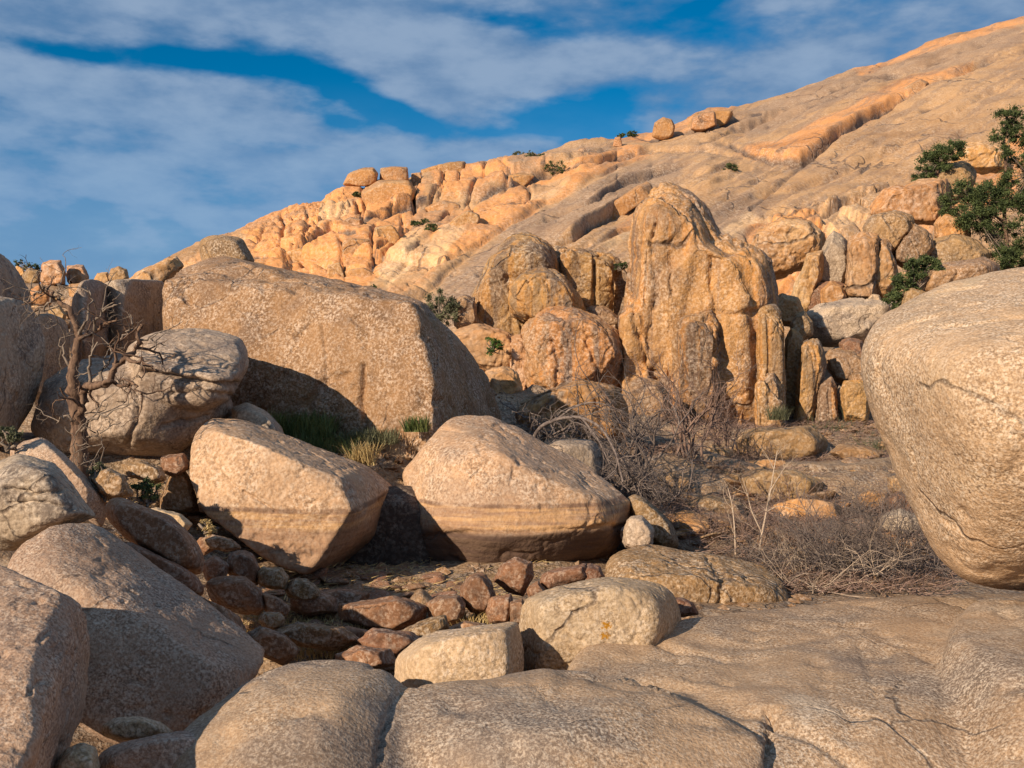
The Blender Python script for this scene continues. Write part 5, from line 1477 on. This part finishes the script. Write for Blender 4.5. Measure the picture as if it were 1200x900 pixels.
BR_ = [(900, 672, 14.2, 1.6, 0.7, 'darkwood', 34, 'dark matted brush right behind the low brown boulder'), (985, 665, 13.6, 1.7, 1.1, 'darkwood', 42, 'dense dark dry shrub nearest the foot of the leaning golden boulder'), (1050, 662, 13.6, 1.5, 1.2, 'darkwood', 46, 'dense dark dry shrub touching the edge of the leaning golden boulder'),
       (930, 650, 15.0, 1.4, 0.8, 'redtwig', 40, 'reddish dry shrub around the bleached twigs'), (865, 640, 15.4, 1.3, 0.6, 'redtwig', 36, 'reddish dry shrub at the foot of the sapling'),
       (810, 635, 15.8, 1.2, 0.6, 'redtwig', 32, 'reddish dry shrub right of the slim brown rock'), (1000, 620, 17.0, 1.4, 0.8, 'darkwood', 36, 'dark dry shrub in the middle right of the wash'),
       (1060, 625, 16.2, 1.0, 0.8, 'redtwig', 30, 'reddish dry shrub under the overhanging edge of the leaning boulder'), (830, 575, 19.5, 1.5, 0.6, 'redtwig', 34, 'low reddish brush behind the sapling'),
       (800, 548, 21.5, 1.5, 0.7, 'redtwig', 34, 'low brush in front of the spire columns'), (900, 545, 22.0, 1.8, 0.4, 'redtwig', 30, 'thin brush in front of the big flat boulder'),
       (760, 595, 16.8, 1.0, 0.7, 'darkwood', 36, 'dark brush in the hollow right of the dead thicket'), (940, 600, 18.5, 1.5, 0.5, 'redtwig', 30, 'thin reddish brush beside the long low tan rock'),
       (1010, 540, 24.0, 1.2, 0.5, 'olive', 30, 'grey green brush below the stubby pillar'), (970, 512, 27.0, 1.2, 0.5, 'olive', 30, 'grey green brush at the foot of the short pointed pillar'),
       (845, 515, 25.0, 1.2, 0.6, 'redtwig', 26, 'dry brush against the foot of the spire columns')]
for i, (px, py, d, w_, h_, mt, st, lb) in enumerate(BR_):
    shrub('dry_shrub', lb, px, py, d, w_, h_, mt, st, 2, 4, 0.007 + d * 0.0002, 50 + i * 3, bend=0.25)


# --- leafy things
def leaf_cloud(r_, blobs, count, size, flat=0.75):
    """many small leaf faces spread through overlapping clumps"""
    rs = np.random.RandomState(r_)
    w_ = np.array([b[3] ** 2 for b in blobs])
    idx = rs.choice(len(blobs), count, p=w_ / w_.sum())
    b = np.array(blobs, float)[idx]
    u = rs.normal(size=(count, 3))
    u /= np.linalg.norm(u, axis=1)[:, None]
    rr = np.abs(rs.normal(0, 0.62, count))
    c = b[:, :3] + u * (b[:, 3] * rr)[:, None] * np.array((1, 1, flat))
    a = rs.normal(size=(count, 3))
    bb = rs.normal(size=(count, 3))
    a *= (size * rs.uniform(0.6, 1.3, count) / np.linalg.norm(a, axis=1))[:, None]
    bb *= (size * 0.6 / np.linalg.norm(bb, axis=1))[:, None]
    return np.stack((c - a * 0.5, c + a * 0.5, c + bb), 1)


def leafy(name, label, cat, px, py, d, clumps, mat, count, size, seed=1, trunk=None, sub=12, group=None, loose=0.5, depth=0.8):
    """clumps: (px, py, radius in px); each becomes a spray of smaller clumps of leaves"""
    rs = np.random.RandomState(seed)
    root = empty(name, P(px, py, d), label, cat, group)
    blobs = []
    for cx, cy, cr in clumps:
        c = P(cx, cy, d)
        R_ = 1.3 * cr / F * d
        c[1] += rs.uniform(-depth, depth) * R_ * 0.8
        for k in range(sub):
            u = rs.normal(size=3)
            u /= np.linalg.norm(u)
            cc = c + u * R_ * rs.uniform(0.3, 0.85)
            blobs.append((cc[0], cc[1], cc[2], R_ * rs.uniform(0.18, 0.42)))
    mb = MB()
    mb.tris(leaf_cloud(seed, blobs, count, size))
    mb.build('crown' if trunk else 'foliage', M[mat], root, smooth=False)
    mb = MB()
    r_ = random.Random(seed)
    if trunk:
        for ln_, rad in trunk:
            w_ = traced([(x, y, d) for x, y in ln_], 3)
            mb.tube(w_, np.linspace(rad, rad * 0.4, len(w_)), 6)
        mb.build('trunk', M['bark'], root)
        mb = MB()
    base = P(px, py, d)
    st = [P(*[*p, d]) for p in [l[0][-1] for l in trunk]] if trunk else [base]
    for bx in blobs[::2]:
        q_ = np.array(bx[:3])
        s0 = min(st, key=lambda z_: np.linalg.norm(z_ - q_))
        mid = (s0 + q_) / 2 + np.array([r_.gauss(0, .05) for _ in range(3)])
        mb.tube([s0, mid, q_], [0.02, 0.014, 0.008], 4)
    mb.build('branches', M['greywood'], root)
    return root


leafy('juniper_tree', 'tall dark green juniper with gaps between its clumps, at the right edge', 'tree', 1180, 312, 40,
      [(1178, 136, 13), (1170, 158, 14), (1186, 150, 12), (1196, 165, 14), (1172, 178, 10), (1205, 195, 16), (1180, 210, 14), (1150, 220, 18), (1135, 232, 20), (1118, 240, 14), (1165, 235, 22), (1190, 232, 22), (1140, 255, 20), (1170, 262, 24),
       (1200, 262, 22), (1185, 285, 20), (1168, 300, 16), (1195, 300, 16), (1215, 280, 22), (1215, 230, 20), (1178, 308, 14)], 'pine', 95000, 0.085, 7,
      trunk=[([(1182, 315), (1180, 285), (1176, 250), (1180, 215), (1178, 185), (1176, 160), (1180, 140)], .09), ([(1178, 262), (1160, 248), (1140, 240)], .05), ([(1177, 240), (1195, 225), (1205, 205)], .05)])
leafy('juniper_tree', 'dark juniper growing out of the slope above the grey and tan boulder', 'tree', 1092, 214, 44,
      [(1114, 176, 12), (1102, 180, 13), (1092, 190, 13), (1082, 202, 11), (1076, 210, 8), (1108, 190, 12), (1094, 204, 8)], 'pine', 26000, 0.085, 9, trunk=[([(1096, 218), (1098, 205), (1100, 190)], .1)])
leafy('juniper_bush', 'low dark green juniper bush right of the two upright orange rocks', 'bush', 1068, 345, 32.0,
      [(1080, 312, 12), (1068, 318, 14), (1058, 330, 13), (1052, 345, 11), (1070, 335, 12), (1090, 310, 9), (1098, 314, 7), (1046, 354, 8)], 'pine', 18000, 0.08, 13)
leafy('scrub_bush', 'grey green scrub bush behind the right corner of the brown block', 'bush', 515, 372, 30, [(505, 356, 12), (520, 352, 13), (532, 358, 10), (512, 366, 12), (528, 370, 10)], 'olive', 5000, 0.07, 15)
leafy('leafy_shrub', 'small bright green shrub on the sloping orange tan rock', 'bush', 578, 412, 28.0, [(575, 400, 7), (582, 405, 8), (576, 410, 6)], 'green', 1500, 0.06, 17)
for i, (px, py, w_, lb) in enumerate((
        (495, 262, 9, 'dark green bush in a cleft high on the left cliff'), (506, 268, 8, 'small dark bush right below the cleft bush on the left cliff'), (417, 229, 6, 'tiny dark bush under the flat ridge slabs'),
        (650, 197, 13, 'dark bush on the upper middle of the hill'), (636, 186, 8, 'small bush left above the dark bush of the upper hill'), (857, 198, 10, 'dark green bush alone on the bare middle slope'),
        (740, 158, 6, 'dark bush on the skyline left of the balanced boulder'), (728, 160, 4, 'tiny skyline shrub beside the tiny skyline stone'), (608, 184, 9, 'brownish bush on the crest at the centre of the ridge'), (622, 183, 7, 'second brownish bush of the crest, a little to the right'),
        (436, 338, 6, 'small dark bush low on the left cliff above the brown block'), (485, 262, 5, 'tiny bush left of the cleft bush'), (395, 312, 4, 'tiny green tuft under the orange face of the left cliff'), (728, 312, 8, 'small green bush between the fluted wall and the tall spire'))):
    d = on_mt(px, py) - 0.3 if px != 728 or py != 312 else 32.0
    leafy('hill_bush', lb, 'bush', px, py + w_ * 0.5, d, [(px - w_ * .5, py, w_ * .55), (px + w_ * .5, py - 1, w_ * .55), (px, py - w_ * .2, w_ * .6)], 'pine' if 'brownish' not in lb else 'olive', 700 + 60 * w_, 0.0016 * d, 100 + i)
leafy('leafy_shrub', 'tiny dark shrubs on the far left skyline beside the orange cube', 'bush', 40, 322, 36, [(21, 308, 5), (40, 314, 6), (29, 313, 3)], 'pine', 900, 0.07, 151)
leafy('leafy_shrub', 'low yellow green plant at the foot of the dead tree', 'plant', 118, 578, 10.8, [(112, 552, 10), (126, 562, 10), (138, 570, 9), (120, 570, 8)], 'olive', 2200, 0.035, 161)
leafy('leafy_shrub', 'small dark green plant between the mossy stone and the peaked brown rock', 'plant', 172, 590, 11.2, [(165, 572, 12), (178, 576, 12), (170, 582, 9)], 'pine', 2600, 0.032, 163)
leafy('leafy_shrub', 'orange yellow tuft beside the left foot of the wedge boulder', 'plant', 243, 625, 10.9, [(238, 615, 7), (248, 618, 7)], 'straw', 900, 0.03, 165)
leafy('leafy_shrub', 'thin green plant on the left edge under the leftmost boulder', 'plant', 12, 525, 10.5, [(5, 508, 9), (18, 512, 8)], 'olive', 1200, 0.035, 167)


def tuft(name, label, px, py, d, w_m, h_m, mat, blades, seed, cat='grass tuft', group=None, lean=0.8, kind=None, wid=0.006):
    rs = np.random.RandomState(seed)
    base = P(px, py, d)
    o = base + rs.uniform(-1, 1, (blades, 3)) * np.array((w_m * 0.5, w_m * 0.35, 0))
    a = rs.uniform(0, 6.283, blades)
    L = h_m * rs.uniform(0.5, 1.1, blades)
    l_ = lean * rs.uniform(0.2, 1.3, blades)
    out = np.stack((np.cos(a) * l_, np.sin(a) * l_, np.ones(blades)), 1)
    tip = o + out * L[:, None]
    tip[:, 2] -= 0.3 * L * l_
    midp = o + out * L[:, None] * 0.55 + np.array((0, 0, 1)) * (0.06 * L)[:, None]
    sdv = np.stack((-np.sin(a), np.cos(a), np.zeros(blades)), 1) * wid
    mb = MB()
    mb.tris(np.concatenate((np.stack((o - sdv, o + sdv, midp + sdv * .8), 1), np.stack((o - sdv, midp + sdv * .8, midp - sdv * .8), 1), np.stack((midp - sdv * .8, midp + sdv * .8, tip), 1))))
    ob = mb.build(name, M[mat], None, base, smooth=False)
    return tag(ob, label, cat, group, kind)


tuft('grass_tuft', 'dark green grass clump in the shade under the brown block', 350, 512, 15.6, 1.1, 0.5, 'grass', 900, 1)
tuft('grass_tuft', 'green grass clump between the brown block and the small golden boulder', 385, 530, 15.2, 0.9, 0.35, 'grass', 700, 2)
tuft('grass_tuft', 'yellow green grass growing along the foot of the brown block', 432, 520, 15.4, 0.9, 0.3, 'olive', 600, 3)
tuft('grass_tuft', 'bright green grass tuft behind the top of the small golden boulder', 488, 506, 15.2, 0.35, 0.3, 'grass', 260, 4)
tuft('grass_tuft', 'yellowish grass beside the left shoulder of the small golden boulder', 425, 545, 14.6, 0.35, 0.45, 'straw', 220, 5)
tuft('grass_tuft', 'straw coloured grass lying on the gully floor in front of the hollow', 350, 735, 10.4, 1.5, 0.16, 'straw', 700, 6, lean=1.2)
tuft('grass_tuft', 'straw grass in the lowest part of the rubble near the granite hump', 385, 765, 9.6, 0.9, 0.14, 'straw', 400, 7, lean=1.2)
tuft('grass_tuft', 'short dry grass between the blocky stone and the flat-topped boulder', 555, 730, 10.4, 0.5, 0.14, 'straw', 200, 8, lean=0.9)
tuft('grass_tuft', 'green grass by the foot of the rock pillars', 985, 512, 27.5, 2.2, 0.3, 'olive', 700, 9)
tuft('grass_tuft', 'small grey green grass clump at the foot of the right spire column', 912, 492, 26.5, 0.5, 0.5, 'olive', 250, 10)

# ground litter of the wash, beyond counting
rs = np.random.RandomState(77)
n = 26000
yy = rs.uniform(12.5, 31, n) ** 1.0
xx = (rs.uniform(740, 1120, n) - 600) / F * yy
zz = gz(xx, yy) + 0.02
c = np.stack((xx, yy, zz + rs.uniform(0, 0.10, n)), 1)
keep = fbm(c * np.array((.5, .5, 0)), 3, 5) > -0.12
c = c[keep]
n = len(c)
a = rs.uniform(0, 6.283, n)
l_ = rs.uniform(0.08, 0.30, n)
dv = np.stack((np.cos(a) * l_, np.sin(a) * l_, rs.uniform(-.02, .14, n)), 1)
sv = np.stack((-np.sin(a), np.cos(a), np.zeros(n)), 1) * 0.006
sv[:, 2] = 0.006
mb = MB()
mb.tris(np.stack((c - sv, c + sv, c + dv), 1))
lit = mb.build('ground_litter', M['redtwig'], None, (0, 0, 0), smooth=False)
tag(lit, 'fine reddish dead twigs and dry stalks covering the wash', 'ground litter', kind='stuff')
n = 4500
yy = rs.uniform(8.4, 13.5, n)
xx = (rs.uniform(150, 640, n) - 600) / F * yy
c = np.stack((xx, yy, gz(xx, yy) + rs.uniform(0, 0.07, n)), 1)
c = c[fbm(c * np.array((.9, .9, 0)), 3, 9) > -0.05]
n = len(c)
a = rs.uniform(0, 6.283, n)
l_ = rs.uniform(0.05, 0.20, n)
dv = np.stack((np.cos(a) * l_, np.sin(a) * l_, rs.uniform(-.01, .08, n)), 1)
sv = np.stack((-np.sin(a), np.cos(a), np.zeros(n)), 1) * 0.004
sv[:, 2] = 0.004
mb = MB()
mb.tris(np.stack((c - sv, c + sv, c + dv), 1))
lit = mb.build('ground_litter', M['straw'], None, (0, 0, 0), smooth=False)
tag(lit, 'dry straw and leaf litter caught between the rubble of the gully', 'ground litter', kind='stuff')
# gravel and pebbles, beyond counting
n = 5200
yy = rs.uniform(8.5, 30, n)
xx = (rs.uniform(60, 1120, n) - 600) / F * yy
oct_v = np.array([(1, 0, 0), (0, 1, 0), (-1, 0, 0), (0, -1, 0), (0, 0, .8), (0, 0, -.8), (.7, .6, .3), (-.6, -.7, .35)], float)
hullt = np.array([(0, 6, 4), (6, 1, 4), (1, 2, 4), (2, 7, 4), (7, 3, 4), (3, 0, 4), (0, 1, 6), (0, 5, 1), (1, 5, 2), (2, 5, 3), (3, 5, 0), (2, 3, 7)])
s_ = (rs.uniform(0.3, 1, n) ** 2 * 0.13 + 0.015) * np.where(yy > 16, 1.4, 1)
ang = rs.uniform(0, 6.283, n)
vv = oct_v[None] * (1 + 0.5 * rs.uniform(-1, 1, (n, 8, 1))) * s_[:, None, None]
ca, sa = np.cos(ang)[:, None], np.sin(ang)[:, None]
vx, vy = vv[:, :, 0] * ca - vv[:, :, 1] * sa * .7, vv[:, :, 0] * sa + vv[:, :, 1] * ca * .7
pos = np.stack((xx, yy, gz(xx, yy)), 1)
vv = np.stack((vx, vy, vv[:, :, 2] * .6), 2) + pos[:, None]
ft = (hullt[None] + (np.arange(n) * 8)[:, None, None]).reshape(-1, 3)
gr = link('gravel', new_mesh('gravel', vv.reshape(-1, 3), ft, M['block'], False))
tag(gr, 'scattered pebbles and gravel on the gully and wash floor', 'gravel', kind='stuff')
